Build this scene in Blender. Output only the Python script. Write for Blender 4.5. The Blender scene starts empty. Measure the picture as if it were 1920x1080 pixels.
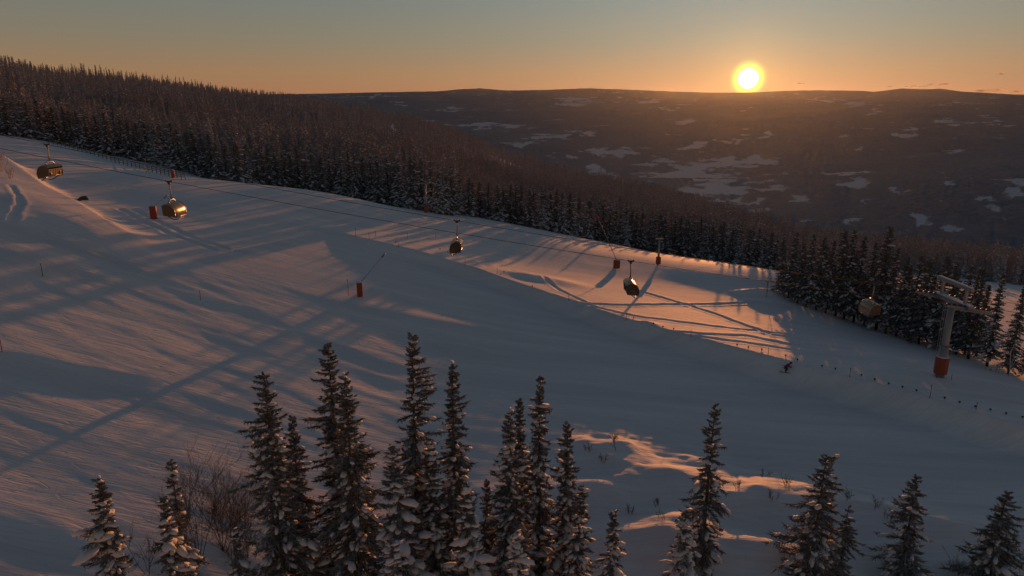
import bpy, bmesh, math, random
import numpy as np
from mathutils import Vector, Matrix

# ------------------------------------------------------------------ camera, sky, sun, exposure
S = bpy.context.scene
F_PX, PITCH = 1281.0, math.radians(14.86)          # focal length in pixels of a 1920 px wide picture
cam_d = bpy.data.cameras.new('camera'); cam = bpy.data.objects.new('camera', cam_d)
S.collection.objects.link(cam); S.camera = cam
cam_d.sensor_width = 36.0; cam_d.lens = 36.0 * F_PX / 1920.0
cam_d.clip_start = 0.5; cam_d.clip_end = 200000.0
cam.location = (0, 0, 0); cam.rotation_euler = (math.pi / 2 - PITCH, 0, 0)

SUN_AZ, SUN_EL = math.radians(18.31), math.radians(2.08)
SUN = Vector((math.sin(SUN_AZ) * math.cos(SUN_EL), math.cos(SUN_AZ) * math.cos(SUN_EL), math.sin(SUN_EL)))
SUN_STRENGTH, SKY_STRENGTH, EXPOSURE = 2.0, 0.575, 0.80
HAZE = 2.2e-6
S.view_settings.view_transform = 'Standard'; S.view_settings.look = 'None'
S.view_settings.exposure = EXPOSURE; S.view_settings.gamma = 1.0; S.view_settings.use_curve_mapping = False

W = bpy.data.worlds.new('World'); S.world = W; W.use_nodes = True
nt = W.node_tree; nt.nodes.clear()
def N(t, typ, **kw):
    n = t.nodes.new(typ)
    for k, v in kw.items(): setattr(n, k, v)
    return n
def mth(t, op, a, b=None, c=None, clamp=False):
    n = N(t, 'ShaderNodeMath', operation=op, use_clamp=clamp)
    for i, q in enumerate((a, b, c)):
        if q is None: continue
        if isinstance(q, (int, float)): n.inputs[i].default_value = q
        else: t.links.new(q, n.inputs[i])
    return n.outputs[0]
def mixc(t, fac, a, b, mode='MIX'):
    n = N(t, 'ShaderNodeMix', data_type='RGBA', blend_type=mode)
    for sock, q in ((n.inputs[0], fac), (n.inputs[6], a), (n.inputs[7], b)):
        if isinstance(q, (int, float)): sock.default_value = q
        elif isinstance(q, tuple): sock.default_value = (*q, 1)
        else: t.links.new(q, sock)
    return n.outputs[2]
bg = N(nt, 'ShaderNodeBackground'); bg.inputs[1].default_value = SKY_STRENGTH
out = N(nt, 'ShaderNodeOutputWorld')
tc = N(nt, 'ShaderNodeTexCoord')
dp = N(nt, 'ShaderNodeVectorMath', operation='DOT_PRODUCT'); dp.inputs[1].default_value = SUN
nt.links.new(tc.outputs['Generated'], dp.inputs[0])
ang = mth(nt, 'MULTIPLY', mth(nt, 'ARCCOSINE', mth(nt, 'MINIMUM', dp.outputs['Value'], 1.0)), 180 / math.pi)   # degrees from the sun
sxyz = N(nt, 'ShaderNodeSeparateXYZ'); nt.links.new(tc.outputs['Generated'], sxyz.inputs[0])
# clear winter dusk: orange band on the horizon, grey-green above it, deep blue overhead; brighter on the sun's side
rmp = N(nt, 'ShaderNodeValToRGB'); nt.links.new(mth(nt, 'POWER', mth(nt, 'MAXIMUM', sxyz.outputs[2], 0.0), 0.5), rmp.inputs[0])
STOPS = [(-2.0, (.36, .150, .075)), (0.6, (.37, .160, .078)), (2.5, (.325, .190, .098)), (5.0, (.228, .197, .138)), (8.5, (.165, .190, .176)), (14, (.122, .144, .146)), (24, (.078, .098, .115)), (45, (.050, .064, .086)), (90, (.030, .044, .072))]
while len(rmp.color_ramp.elements) < len(STOPS): rmp.color_ramp.elements.new(0.5)
for e, (el, c) in zip(rmp.color_ramp.elements, STOPS):
    e.position = math.sqrt(max(0.0, math.sin(math.radians(el)))); e.color = (*c, 1)
side = mth(nt, 'MULTIPLY_ADD', mth(nt, 'EXPONENT', mth(nt, 'MULTIPLY', mth(nt, 'POWER', mth(nt, 'DIVIDE', ang, 20.0), 1.3), -1.0)), 0.95, 0.97)
skycol = mixc(nt, 1.0, rmp.outputs[0], side, 'MULTIPLY')
nt.links.new(skycol, bg.inputs[0])
# the sun itself and the aureole round it
def add_bg(color, strength_socket):
    b = N(nt, 'ShaderNodeBackground'); b.inputs[0].default_value = (*color, 1)
    nt.links.new(strength_socket, b.inputs[1]); return b.outputs[0]
def addsh(a, b):
    n = N(nt, 'ShaderNodeAddShader'); nt.links.new(a, n.inputs[0]); nt.links.new(b, n.inputs[1]); return n.outputs[0]
def expfall(k, width, power=1.0):
    return mth(nt, 'MULTIPLY', mth(nt, 'EXPONENT', mth(nt, 'MULTIPLY', mth(nt, 'POWER', mth(nt, 'DIVIDE', ang, width), power), -1.0)), k)
sh = bg.outputs[0]
sh = addsh(sh, add_bg((1.0, 0.95, 0.75), expfall(12.0, 0.64, 9.0)))
sh = addsh(sh, add_bg((1.0, 0.95, 0.06), expfall(0.72, 1.08, 5.0)))
sh = addsh(sh, add_bg((1.0, 0.50, 0.07), expfall(0.18, 2.1, 1.3)))
nt.links.new(sh, out.inputs[0])

sun_d = bpy.data.lights.new('sun', 'SUN'); sun = bpy.data.objects.new('sun', sun_d); S.collection.objects.link(sun)
sun_d.energy = SUN_STRENGTH; sun_d.angle = math.radians(0.53); sun_d.color = (1.0, 0.335, 0.085)
sun.rotation_euler = SUN.to_track_quat('Z', 'Y').to_euler()

# ------------------------------------------------------------------ helpers
COL = S.collection
rng = np.random.default_rng(7)
CP, SP = math.cos(PITCH), math.sin(PITCH)
def ray(u, v):
    a = (u - 960) / F_PX; b = (540 - v) / F_PX
    d = np.array([a, CP + b * SP, -SP + b * CP]); return d / np.linalg.norm(d)
def project(x, y, z):
    dep = y * CP - z * SP; up = y * SP + z * CP
    return 960 + F_PX * x / dep, 540 - F_PX * up / dep
def sstep(a, b, t):
    q = np.clip((t - a) / (b - a), 0, 1); return q * q * (3 - 2 * q)
def hash2(i, j, s):
    h = (i.astype(np.int64) * 374761393 + j.astype(np.int64) * 668265263 + s * 1274126177) & 0xFFFFFFFF
    h = ((h ^ (h >> 13)) * 1274126177) & 0xFFFFFFFF
    return ((h ^ (h >> 16)) & 0xFFFFFF) / float(0xFFFFFF)
def vnoise(x, y, s=0):
    x = np.asarray(x, float); y = np.asarray(y, float)
    i = np.floor(x); j = np.floor(y); fx = x - i; fy = y - j
    fx = fx * fx * fx * (fx * (fx * 6 - 15) + 10); fy = fy * fy * fy * (fy * (fy * 6 - 15) + 10)
    a = hash2(i, j, s); b = hash2(i + 1, j, s); c = hash2(i, j + 1, s); d = hash2(i + 1, j + 1, s)
    return (a + (b - a) * fx + (c - a) * fy + (a - b - c + d) * fx * fy) * 2 - 1
def fbm(x, y, s=0, o=4):
    r = 0; a = 1.0; t = 0
    for k in range(o):
        r = r + a * vnoise(x * 2 ** k + 17.3 * k, y * 2 ** k - 9.1 * k, s + k); t += a; a *= 0.5
    return r / t

# ------------------------------------------------------------------ terrain: a height for every point of the ground (camera at z = 0)
def pchip_rows(xk, yk, x):
    # monotone cubic through (xk, yk); yk may hold several columns
    h = np.diff(xk); d = np.diff(yk, axis=0) / h[:, None]
    m = np.zeros_like(yk); w1 = 2 * h[1:] + h[:-1]; w2 = h[1:] + 2 * h[:-1]
    ok = d[1:] * d[:-1] > 0
    with np.errstate(divide='ignore', invalid='ignore'):
        mm = (w1 + w2)[:, None] / (w1[:, None] / d[:-1] + w2[:, None] / d[1:])
    m[1:-1] = np.where(ok, mm, 0); m[0] = d[0]; m[-1] = d[-1]
    i = np.clip(np.searchsorted(xk, x) - 1, 0, len(xk) - 2); t = ((x - xk[i]) / h[i])[:, None]; hh = h[i][:, None]
    return ((2*t**3 - 3*t**2 + 1) * yk[i] + (t**3 - 2*t**2 + t) * hh * m[i] + (-2*t**3 + 3*t**2) * yk[i+1] + (t**3 - t**2) * hh * m[i+1])
GX = np.array([-260., -130, -90, -75, -60, -41, -22, 0, 20, 36, 54, 80, 120, 260])
GZ = np.array([14., -5.0, -10.2, -13.0, -16.4, -20.9, -25.6, -30.2, -33.0, -34.2, -35.2, -37.5, -42, -62])
def z_near(x, y):
    x = np.asarray(x, float); y = np.asarray(y, float)
    g = pchip_rows(GX, GZ[:, None], np.clip(x, -259, 259).ravel())[:, 0].reshape(x.shape)
    return g + 0.042 * np.maximum(y - 85, 0) * sstep(10, -25, x) * (1 - 0.8 * sstep(-52, -70, x)) + np.minimum(np.maximum(y, 20) - 95, 0) * sstep(16, -12, x) * (0.060 + 0.014 * sstep(-62, -38, x))
# per viewing column: (distance, picture row) of the ground beyond the piste
COLS = {
 -230: [(205, 245), (260, 225), (350, 185), (500, 145), (650, 118), (800, 108), (1100, 120)],
 0:    [(205, 254), (260, 245), (350, 212), (500, 172), (650, 147), (800, 138), (1100, 150)],
 200:  [(212, 290), (265, 280), (380, 228), (560, 184), (720, 167), (900, 163), (1200, 172)],
 400:  [(172, 345), (215, 325), (350, 262), (560, 210), (800, 186), (1000, 182), (1300, 192)],
 600:  [(168, 380), (215, 362), (360, 290), (620, 230), (900, 207), (1150, 204), (1500, 216)],
 800:  [(160, 399), (205, 390), (330, 335), (600, 278), (950, 246), (1250, 240), (1600, 256)],
 1000: [(156, 441), (235, 436), (360, 395), (600, 352), (850, 325), (1100, 318), (1400, 334)],
 1150: [(152, 478), (243, 464), (400, 412), (620, 374), (850, 357), (1050, 354), (1350, 372)],
 1300: [(152, 495), (208, 490), (330, 448), (550, 408), (750, 394), (900, 392), (1200, 408)],
 1450: [(150, 516), (186, 512), (300, 478), (480, 452), (640, 446), (780, 447), (1000, 462)],
 1640: [(128, 630), (160, 585), (215, 535), (310, 497), (430, 479), (560, 474), (760, 486)],
 1850: [(118, 697), (155, 625), (215, 560), (310, 520), (430, 502), (560, 496), (760, 508)],
 2120: [(112, 790), (155, 690), (215, 610), (310, 560), (430, 535), (560, 526), (760, 540)],
}
HZN_U = np.array([-400, 480, 620, 700, 820, 860, 900, 950, 1020, 1100, 1180, 1250, 1320, 1400, 1500, 1600, 1640, 1690, 1722, 1760, 1800, 1900, 2400])
HZN_V = np.array([180, 178, 176, 174, 172, 168, 166, 170, 169, 166, 169, 172, 174, 174, 170, 171, 173, 166.5, 169, 167.5, 172.5, 178, 182.])
def ang_of(u, v):
    d = ray(u, v); return math.atan2(d[0], d[1]), d[2] / math.hypot(d[0], d[1])
RK = np.array([10., 25, 45, 65, 85, 105, 130, 155, 185, 215, 260, 320, 400, 520, 680, 850, 1050, 1350])
azk, ZK = [], []
for u, prof in COLS.items():
    a = ang_of(u, prof[0][1])[0]
    rr = np.array([p[0] for p in prof], float)
    zz = np.array([r * ang_of(u, v)[1] for r, v in prof])
    nk = np.array([q for q in (10., 25, 45, 65, 85, 105, 130, 155) if q < rr[0] - 12])
    zn = z_near(nk * math.sin(a), nk * math.cos(a))
    R = np.concatenate([nk, rr]); Z = np.concatenate([zn, zz])
    if R[-1] < 1350: R = np.append(R, 1500.); Z = np.append(Z, Z[-1] + (1500 - R[-2]) * -0.16)
    azk.append(a); ZK.append(pchip_rows(R, Z[:, None], np.clip(RK, R[0], R[-1]))[:, 0])
azk = np.array(azk); ZK = np.array(ZK)
AZF = np.linspace(azk[0], azk[-1], 400)
ZF = pchip_rows(azk, ZK, AZF)                                    # fine in azimuth, knots in distance
for _ in range(10): ZF[1:-1] = 0.25 * ZF[:-2] + 0.5 * ZF[1:-1] + 0.25 * ZF[2:]
def z_valley(az, r):
    x = r * np.sin(az); y = r * np.cos(az)
    rk = np.log(np.array([1200., 2000, 2600, 4300, 5200, 7000, 10000, 14000, 19000, 23000, 34000]))
    zk = np.array([-420., -430, -425, -415, -370, -270, -110, 40, 220, 330, 180])
    base = pchip_rows(rk, zk[:, None], np.log(np.clip(r, 1200, 34000)).ravel())[:, 0].reshape(r.shape)
    amp = sstep(2500, 9000, r)
    z = base + amp * 150 * fbm(x / 3100, y / 2600, 31, 4) + 14 * fbm(x / 700, y / 600, 32, 3)
    z = z + 120 * np.exp(-((az - 0.70) / 0.24) ** 2 - ((np.log(r) - np.log(4300)) / 0.42) ** 2)      # nearer hillside on the right
    z = z + 70 * np.exp(-((az - 0.36) / 0.30) ** 2 - ((np.log(r) - np.log(7600)) / 0.22) ** 2)
    # far skyline
    u = 960 + F_PX * np.tan(az) * (CP + 0.28 * SP) ; v = np.interp(u, HZN_U, HZN_V)
    b = (540 - v) / F_PX; tanel = (-SP + b * CP) / np.hypot((u - 960) / F_PX, CP + b * SP)
    sky_z = 23000 * tanel
    k = np.exp(-((r - 23000) / 2600) ** 2)
    cap = r * (tanel - 0.0016)
    z = np.where(r > 5000, np.minimum(z, cap), z)
    return z * (1 - k) + sky_z * k
def z_macro(x, y):
    x = np.asarray(x, float); y = np.asarray(y, float)
    az = np.arctan2(x, y); r = np.hypot(x, y)
    ai = np.clip((az - AZF[0]) / (AZF[1] - AZF[0]), 0, len(AZF) - 1.001); i = ai.astype(int); fa = ai - i
    lr = np.log(RK); rc = np.clip(r, RK[0], RK[-1]); j = np.clip(np.searchsorted(RK, rc) - 1, 0, len(RK) - 2)
    # cubic in distance on the two neighbouring azimuth rows
    def at(ii):
        j0 = np.clip(j - 1, 0, None); j3 = np.clip(j + 2, None, len(RK) - 1)
        x1, x2 = RK[j], RK[j + 1]; p1, p2 = ZF[ii, j], ZF[ii, j + 1]
        m1 = np.where(j > 0, (p2 - ZF[ii, j0]) / np.where(x2 > RK[j0], x2 - RK[j0], 1), (p2 - p1) / (x2 - x1))
        m2 = np.where(j < len(RK) - 2, (ZF[ii, j3] - p1) / np.where(RK[j3] > x1, RK[j3] - x1, 1), (p2 - p1) / (x2 - x1))
        h = x2 - x1; t = (rc - x1) / h
        return (2*t**3-3*t**2+1)*p1 + (t**3-2*t**2+t)*h*m1 + (-2*t**3+3*t**2)*p2 + (t**3-t**2)*h*m2
    z = at(i) * (1 - fa) + at(i + 1) * fa
    zv = z_valley(az, np.maximum(r, 1200.0))
    zend = z - np.maximum(r - 1350, 0) * 0.25
    return np.where(r < 1350, z, np.maximum(np.minimum(zend, z), zv) if False else np.where(r < 2600, np.maximum(zend, zv), zv))

def hit(u, v, zf, r0=14.0, r1=600.0, dz=0.0):
    d = ray(u, v); hl = math.hypot(d[0], d[1])
    t = np.exp(np.linspace(math.log(r0), math.log(r1), 420)) / hl
    for _ in range(2):
        below = d[2] * t < zf(d[0] * t, d[1] * t) + dz
        k = int(np.argmax(below)) if below.any() else len(t) - 1
        t = np.linspace(t[max(k - 1, 0)], t[k], 40)
    k = int(np.argmax(below)) if below.any() else len(below) - 1
    return d * t[-1]
def polyline_dist(x, y, P):
    best = np.full(x.shape, 1e9); sd = np.zeros(x.shape); par = np.zeros(x.shape)
    for k in range(len(P) - 1):
        ax, ay = P[k]; bx, by = P[k + 1]; ex, ey = bx - ax, by - ay; L2 = ex * ex + ey * ey
        t = np.clip(((x - ax) * ex + (y - ay) * ey) / L2, 0, 1)
        dx = x - (ax + t * ex); dy = y - (ay + t * ey); d = np.hypot(dx, dy)
        c = ex * dy - ey * dx                                     # > 0: left of the line, i.e. the far side for a line going right
        m = d < best
        best = np.where(m, d, best); sd = np.where(m, np.sign(c) * d, sd); par = np.where(m, k + t, par)
    return sd, par
BERMS = []                                                        # crest line in plan, heights, width of the steep side, decay of the gentle side
def add_berm(px, H, steep, gentle, flip=False):
    P = [hit(u, v, z_macro, dz=h)[:2] for (u, v), h in zip(px, H)]
    BERMS.append((P, np.array(H, float), steep, gentle, flip))
add_berm([(560, 415), (640, 436), (690, 449), (780, 470), (900, 505), (1000, 540), (1080, 567), (1175, 598), (1300, 632), (1440, 668), (1592, 705), (1743, 745), (1840, 778), (1925, 800), (2120, 860)],
         [0, .4, .9, 1.3, 1.7, 1.9, 2.0, 2.1, 2.2, 2.5, 2.8, 2.8, 2.7, 2.6, 2.4], 2.6, 42)
add_berm([(1020, 846), (1110, 852), (1200, 872), (1290, 895), (1380, 920), (1450, 922), (1550, 932), (1650, 948), (1700, 968), (1790, 986), (1880, 1004), (2100, 1050)],
         [0, .5, .8, .7, 1.5, 1.7, 1.6, 1.5, 1.3, 1.3, 1.1, .8], 4.0, 9)
add_berm([(-200, 640), (0, 662), (60, 668), (120, 682), (200, 694), (275, 706), (340, 720)], [.45, .42, .4, .35, .3, .2, 0], 3.0, 16)
add_berm([(-150, 262), (0, 284), (45, 312), (85, 343), (140, 371), (185, 408), (235, 440), (300, 470)], [2.8, 2.8, 2.7, 2.5, 2.3, 1.7, .8, 0], 5.0, 190, True)
TRACKS = []
def add_track(px, w, depth):
    TRACKS.append(([hit(u, v, z_b)[:2] for u, v in px], w, depth))
def z_b(x, y):
    z = z_macro(x, y)
    for P, H, st, ge, flip in BERMS:
        P0 = np.array(P); pdm = ge + 12; xa, xb = P0[:, 0].min() - pdm, P0[:, 0].max() + pdm; ya, yb = P0[:, 1].min() - pdm, P0[:, 1].max() + pdm
        m = (x > xa) & (x < xb) & (y > ya) & (y < yb)
        if not m.any(): continue
        sd, par = polyline_dist(x[m], y[m], P)
        if flip: sd = -sd
        h = np.interp(par, np.arange(len(H)), H)
        wob = 0.8 * vnoise(x[m] / 5.0, y[m] / 5.0, 77)
        prof = np.where(sd < 0, np.clip((sd + wob * 0.25 * np.clip(-sd, 0, 1) + st) / st, 0, 1) ** 1.7, (1 - sstep(-0.35 * ge, ge, sd)) / (1 - sstep(-0.35 * ge, ge, 0.0)))
        prof = np.where(sd < 0, prof, prof)
        z = z.copy(); z[m] += h * prof
    return z
MOUNDS = []
def add_mound(u, v, rx, ry, h): MOUNDS.append((*hit(u, v, z_b)[:2], rx, ry, h))
for q in [(985, 520, 4, 2.2, .55), (1040, 528, 6, 3, .5), (1432, 550, 4.5, 1.6, 1.0), (1212, 607, 1.6, .8, .4), (300, 408, 5, 3, .3),
          (1265, 985, 4, 2.2, .8), (1200, 1010, 5, 2.5, .7), (1080, 930, 5, 2, .7), (1400, 1040, 6, 3, .7), (1600, 1010, 5, 2.5, .6), (1750, 1040, 5, 2, .6), (1180, 905, 7, 2.5, .7), (330, 360, 20, 8, .3),
          (120, 415, 9, 5, .35), (60, 380, 7, 4, .25), (150, 445, 14, 6, .3), (30, 345, 6, 4, .25), (860, 610, 16, 2.5, .35), (150, 975, 5, 2.5, .12)]:
    add_mound(*q)
def z_ground(x, y):
    x = np.asarray(x, float); y = np.asarray(y, float)
    z = z_b(x, y); r = np.hypot(x, y)
    near = r < 420
    if near.any():
        xn, yn = x[near], y[near]; dz = np.zeros(xn.shape)
        for mx, my, rx, ry, h in MOUNDS:
            dz += h * np.exp(-((xn - mx) / rx) ** 2 - ((yn - my) / ry) ** 2)
        rip = ripple_mask(xn, yn)
        ca, sa = math.cos(-0.22), math.sin(-0.22); a = xn * ca + yn * sa; b = -xn * sa + yn * ca
        dz += rip * (0.09 * fbm(a / 15, b / 3.6, 5, 3) + 0.04 * fbm(a / 6, b / 1.3, 9, 2))
        fg = sstep(72, 60, np.hypot(xn, yn)) * sstep(-4, 10, xn)
        dz += fg * (0.75 * fbm(xn / 8, yn / 5, 15, 4) + 0.24 * fbm(xn / 3.4, yn / 1.5, 19, 3) )
        dz += 0.16 * fbm(xn / 28, yn / 22, 3, 3)
        lb = np.exp(-((xn + 66) / 22) ** 2 - ((yn - 97) / 26) ** 2)
        dz += lb * (0.22 * fbm(xn / 14, yn / 6, 41, 3) - 0.07 * (yn - 97))
        for P, w, dep in TRACKS:
            sd, _ = polyline_dist(xn, yn, P)
            sd = sd + 0.25 * vnoise(xn / 1.6, yn / 1.6, 55)
            dz += dep * (-np.exp(-(sd / w) ** 2) + 0.55 * np.exp(-((np.abs(sd) - 1.9 * w) / (0.8 * w)) ** 2))
        z = z.copy(); z[near] += dz * sstep(420, 300, r[near])
    return z
def ripple_mask(x, y):
    # wind-packed, unbashed snow left of and below the groomed run
    u, v = project(x, y, z_near(x, y))
    edge = np.interp(u, [-300, 0, 230, 480, 700, 860, 1000, 1150, 1400, 1520, 2200], [430, 440, 465, 505, 575, 600, 650, 700, 850, 905, 1200])
    return sstep(-14, 40, v - edge)
add_track([(1040, 561), (1090, 570), (1150, 572), (1250, 571), (1370, 569), (1440, 566)], 0.42, 0.22)
add_track([(1192, 544), (1290, 572), (1340, 588), (1400, 610), (1450, 628), (1520, 640)], 0.42, 0.20)
add_track([(1090, 570), (1190, 593), (1300, 607), (1430, 622), (1520, 632)], 0.4, 0.16)
add_track([(1270, 625), (1400, 630), (1600, 668), (1760, 690), (1920, 740)], 0.5, 0.14)
add_track([(1290, 630), (1430, 648), (1600, 672), (1740, 700)], 0.4, 0.14)
add_track([(960, 507), (1010, 520), (1050, 545), (1095, 566)], 0.4, 0.16)
add_track([(225, 384), (265, 412), (320, 440), (400, 470)], 0.4, 0.12)
add_track([(250, 385), (300, 415), (350, 440), (420, 465)], 0.4, 0.12)
add_track([(20, 350), (42, 390), (25, 430)], 0.35, 0.14)
def zg(x, y): return float(z_ground(np.array([x]), np.array([y]))[0])
def place(u, v, **k): return hit(u, v, z_ground, **k)

# ------------------------------------------------------------------ materials
def new_mat(name):
    m = bpy.data.materials.new(name); m.use_nodes = True; t = m.node_tree
    return m, t, t.nodes['Principled BSDF']
def simple(name, col, rough=0.6, metal=0.0, var=0.0, scale=8.0, **kw):
    m, t, b = new_mat(name)
    b.inputs['Base Color'].default_value = (*col, 1); b.inputs['Roughness'].default_value = rough; b.inputs['Metallic'].default_value = metal
    for k, v in kw.items(): b.inputs[k].default_value = v
    if var > 0:
        tcn = N(t, 'ShaderNodeTexCoord'); nz = N(t, 'ShaderNodeTexNoise'); nz.inputs['Scale'].default_value = scale; nz.inputs['Detail'].default_value = 4
        t.links.new(tcn.outputs['Object'], nz.inputs['Vector'])
        lo = tuple(c * (1 - var) for c in col); hi = tuple(min(1, c * (1 + var)) for c in col)
        t.links.new(mixc(t, nz.outputs[0], lo, hi), b.inputs['Base Color'])
    return m
def mapping(t, src, scale, rot=(0, 0, 0)):
    n = N(t, 'ShaderNodeMapping'); n.inputs['Scale'].default_value = scale; n.inputs['Rotation'].default_value = rot
    t.links.new(src, n.inputs['Vector']); return n.outputs[0]
def noise(t, vec, scale, detail=3, rough=0.5):
    n = N(t, 'ShaderNodeTexNoise'); n.inputs['Scale'].default_value = scale; n.inputs['Detail'].default_value = detail; n.inputs['Roughness'].default_value = rough
    t.links.new(vec, n.inputs['Vector']); return n.outputs[0]
def snow_ground():
    m, t, b = new_mat('snow_ground')
    tcn = N(t, 'ShaderNodeTexCoord'); o = tcn.outputs['Object']
    at = N(t, 'ShaderNodeAttribute', attribute_name='ripple'); rp = at.outputs['Fac']
    st = noise(t, mapping(t, o, (0.16, 1.5, 0.3), (0, 0, 0.22)), 1.0, 5, 0.6)         # wind streaks
    st2 = noise(t, mapping(t, o, (0.7, 5.0, 1.0), (0, 0, 0.15)), 1.0, 3, 0.6)
    gr = noise(t, mapping(t, o, (0.12, 2.4, 0.2), (0, 0, 0.12)), 1.0, 3, 0.5)           # groomer passes
    fine = noise(t, o, 3.0, 4, 0.6)
    h = mth(t, 'MULTIPLY', mth(t, 'ADD', mth(t, 'MULTIPLY', st, 0.085), mth(t, 'MULTIPLY', st2, 0.03)), rp)
    h = mth(t, 'ADD', h, mth(t, 'MULTIPLY', gr, mth(t, 'MULTIPLY_ADD', rp, -0.03, 0.035)))
    h = mth(t, 'ADD', h, mth(t, 'MULTIPLY', fine, 0.02))
    ln = noise(t, mapping(t, o, (0.03, 0.55, 0.1), (0, 0, 0.13)), 1.0, 2, 0.4)
    ln2 = noise(t, mapping(t, o, (0.05, 0.45, 0.1), (0, 0, -0.18)), 1.0, 2, 0.4)
    def thin(n_, w_): return mth(t, 'SUBTRACT', 1.0, mth(t, 'DIVIDE', mth(t, 'ABSOLUTE', mth(t, 'SUBTRACT', mth(t, 'FRACT', mth(t, 'MULTIPLY', n_, 9.0)), 0.5)), w_), clamp=True)
    lines = mth(t, 'MAXIMUM', thin(ln, 0.07), mth(t, 'MULTIPLY', thin(ln2, 0.05), 0.8))
    h = mth(t, 'SUBTRACT', h, mth(t, 'MULTIPLY', lines, 0.025))
    bp = N(t, 'ShaderNodeBump'); bp.inputs['Strength'].default_value = 0.8; bp.inputs['Distance'].default_value = 1.0
    t.links.new(h, bp.inputs['Height']); t.links.new(bp.outputs[0], b.inputs['Normal'])
    lane = noise(t, mapping(t, o, (0.02, 0.32, 0.1), (0, 0, 0.12)), 1.0, 5, 0.65)
    cl = mixc(t, mth(t, 'MULTIPLY', mth(t, 'SUBTRACT', lane, 0.25), 2.0, clamp=True), (0.62, 0.63, 0.66), (0.83, 0.83, 0.85))
    cl = mixc(t, mth(t, 'MULTIPLY', lines, 0.35), cl, (0.58, 0.59, 0.63))
    cl = mixc(t, mth(t, 'MULTIPLY', mth(t, 'SUBTRACT', noise(t, o, 1.3, 6, 0.7), 0.45), 1.2, clamp=True), cl, (0.66, 0.67, 0.70))
    t.links.new(cl, b.inputs['Base Color'])
    b.inputs['Roughness'].default_value = 0.75; b.inputs['Specular IOR Level'].default_value = 0.15
    return m
def valley_mat():
    m, t, b = new_mat('valley_cover')
    tcn = N(t, 'ShaderNodeTexCoord'); o = tcn.outputs['Object']
    at = N(t, 'ShaderNodeAttribute', attribute_name='field'); fl = at.outputs['Fac']
    e = noise(t, mapping(t, o, (1.0, 0.6, 1.0)), 0.011, 6, 0.7)
    k = mth(t, 'MULTIPLY', mth(t, 'SUBTRACT', mth(t, 'ADD', fl, mth(t, 'MULTIPLY', mth(t, 'SUBTRACT', e, 0.5), 2.2)), 0.56), 4.0)
    k = mth(t, 'ADD', k, 0.5, clamp=True)
    n1 = noise(t, o, 0.03, 5, 0.75); n2 = noise(t, o, 0.0022, 4, 0.6)
    forest = mixc(t, mth(t, 'MULTIPLY', mth(t, 'SUBTRACT', n1, 0.35), 2.2, clamp=True), (0.10, 0.115, 0.145), (0.28, 0.31, 0.36))  # frosted forest, its colour paled and blued to stand in for distance haze
    forest = mixc(t, mth(t, 'MULTIPLY', mth(t, 'SUBTRACT', n2, 0.4), 2.5, clamp=True), forest, (0.20, 0.22, 0.26))
    t.links.new(mixc(t, mth(t, 'MULTIPLY', k, 0.75), forest, (0.66, 0.68, 0.72)), b.inputs['Base Color'])
    b.inputs['Roughness'].default_value = 0.9; b.inputs['Specular IOR Level'].default_value = 0.1
    return m
M = {}
M['snow_ground'] = snow_ground()
M['valley'] = valley_mat()
M['needles'] = simple('spruce_needles', (0.062, 0.064, 0.052), 0.75, var=0.45, scale=3.0)
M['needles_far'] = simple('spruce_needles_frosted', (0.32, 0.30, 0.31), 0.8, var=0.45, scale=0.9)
M['needles_front'] = simple('spruce_needles_treeline', (0.095, 0.090, 0.078), 0.8, var=0.5, scale=0.8)
def frosted(m, snow_col, k):
    t = m.node_tree; bs = t.nodes['Principled BSDF']; old = bs.inputs['Base Color'].links[0].from_socket
    ge = N(t, 'ShaderNodeNewGeometry'); sp = N(t, 'ShaderNodeSeparateXYZ'); t.links.new(ge.outputs['True Normal'], sp.inputs[0])
    tcn = N(t, 'ShaderNodeTexCoord'); nz_ = noise(t, tcn.outputs['Object'], 1.6, 3)
    f = mth(t, 'MULTIPLY', mth(t, 'ADD', mth(t, 'ABSOLUTE', sp.outputs[2]), mth(t, 'MULTIPLY_ADD', nz_, 1.3, -1.05)), k, clamp=True)
    t.links.new(mixc(t, f, old, snow_col), bs.inputs['Base Color'])
frosted(M['needles'], (0.44, 0.44, 0.46), 1.25); frosted(M['needles_front'], (0.40, 0.39, 0.40), 1.1)
M['bark'] = simple('bark', (0.075, 0.055, 0.042), 0.9, var=0.4, scale=6.0)
M['twig'] = simple('bare_twig', (0.10, 0.084, 0.074), 0.9, var=0.3, scale=3.0)
M['snow'] = simple('tree_snow', (0.64, 0.65, 0.68), 0.7, var=0.12, scale=4.0)
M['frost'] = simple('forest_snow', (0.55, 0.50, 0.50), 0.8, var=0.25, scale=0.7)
M['front_snow'] = simple('tree_line_snow', (0.60, 0.60, 0.63), 0.8, var=0.2, scale=0.7)
M['steel'] = simple('galvanised_steel', (0.28, 0.285, 0.30), 0.5, 0.5, var=0.15, scale=2.0)
M['dark_steel'] = simple('dark_steel', (0.05, 0.05, 0.055), 0.5, 0.4)
M['rope'] = simple('steel_rope', (0.05, 0.05, 0.055), 0.6, 0.3)
M['pad'] = simple('orange_padding', (0.32, 0.062, 0.024), 0.6, var=0.25, scale=1.5)
M['red'] = simple('red_padding', (0.36, 0.045, 0.022), 0.6, var=0.2, scale=1.5)
M['bubble'] = simple('amber_bubble', (0.30, 0.25, 0.19), 0.27, 0.55, Alpha=0.85)
M['smoked'] = simple('smoked_panel', (0.09, 0.075, 0.06), 0.25, 0.2, Alpha=0.85)
M['seat'] = simple('dark_upholstery', (0.03, 0.03, 0.032), 0.6)
M['bail'] = simple('chair_frame', (0.30, 0.29, 0.28), 0.32, 0.75)
M['wood'] = simple('weathered_wood', (0.16, 0.12, 0.09), 0.85, var=0.3, scale=5)
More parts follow.
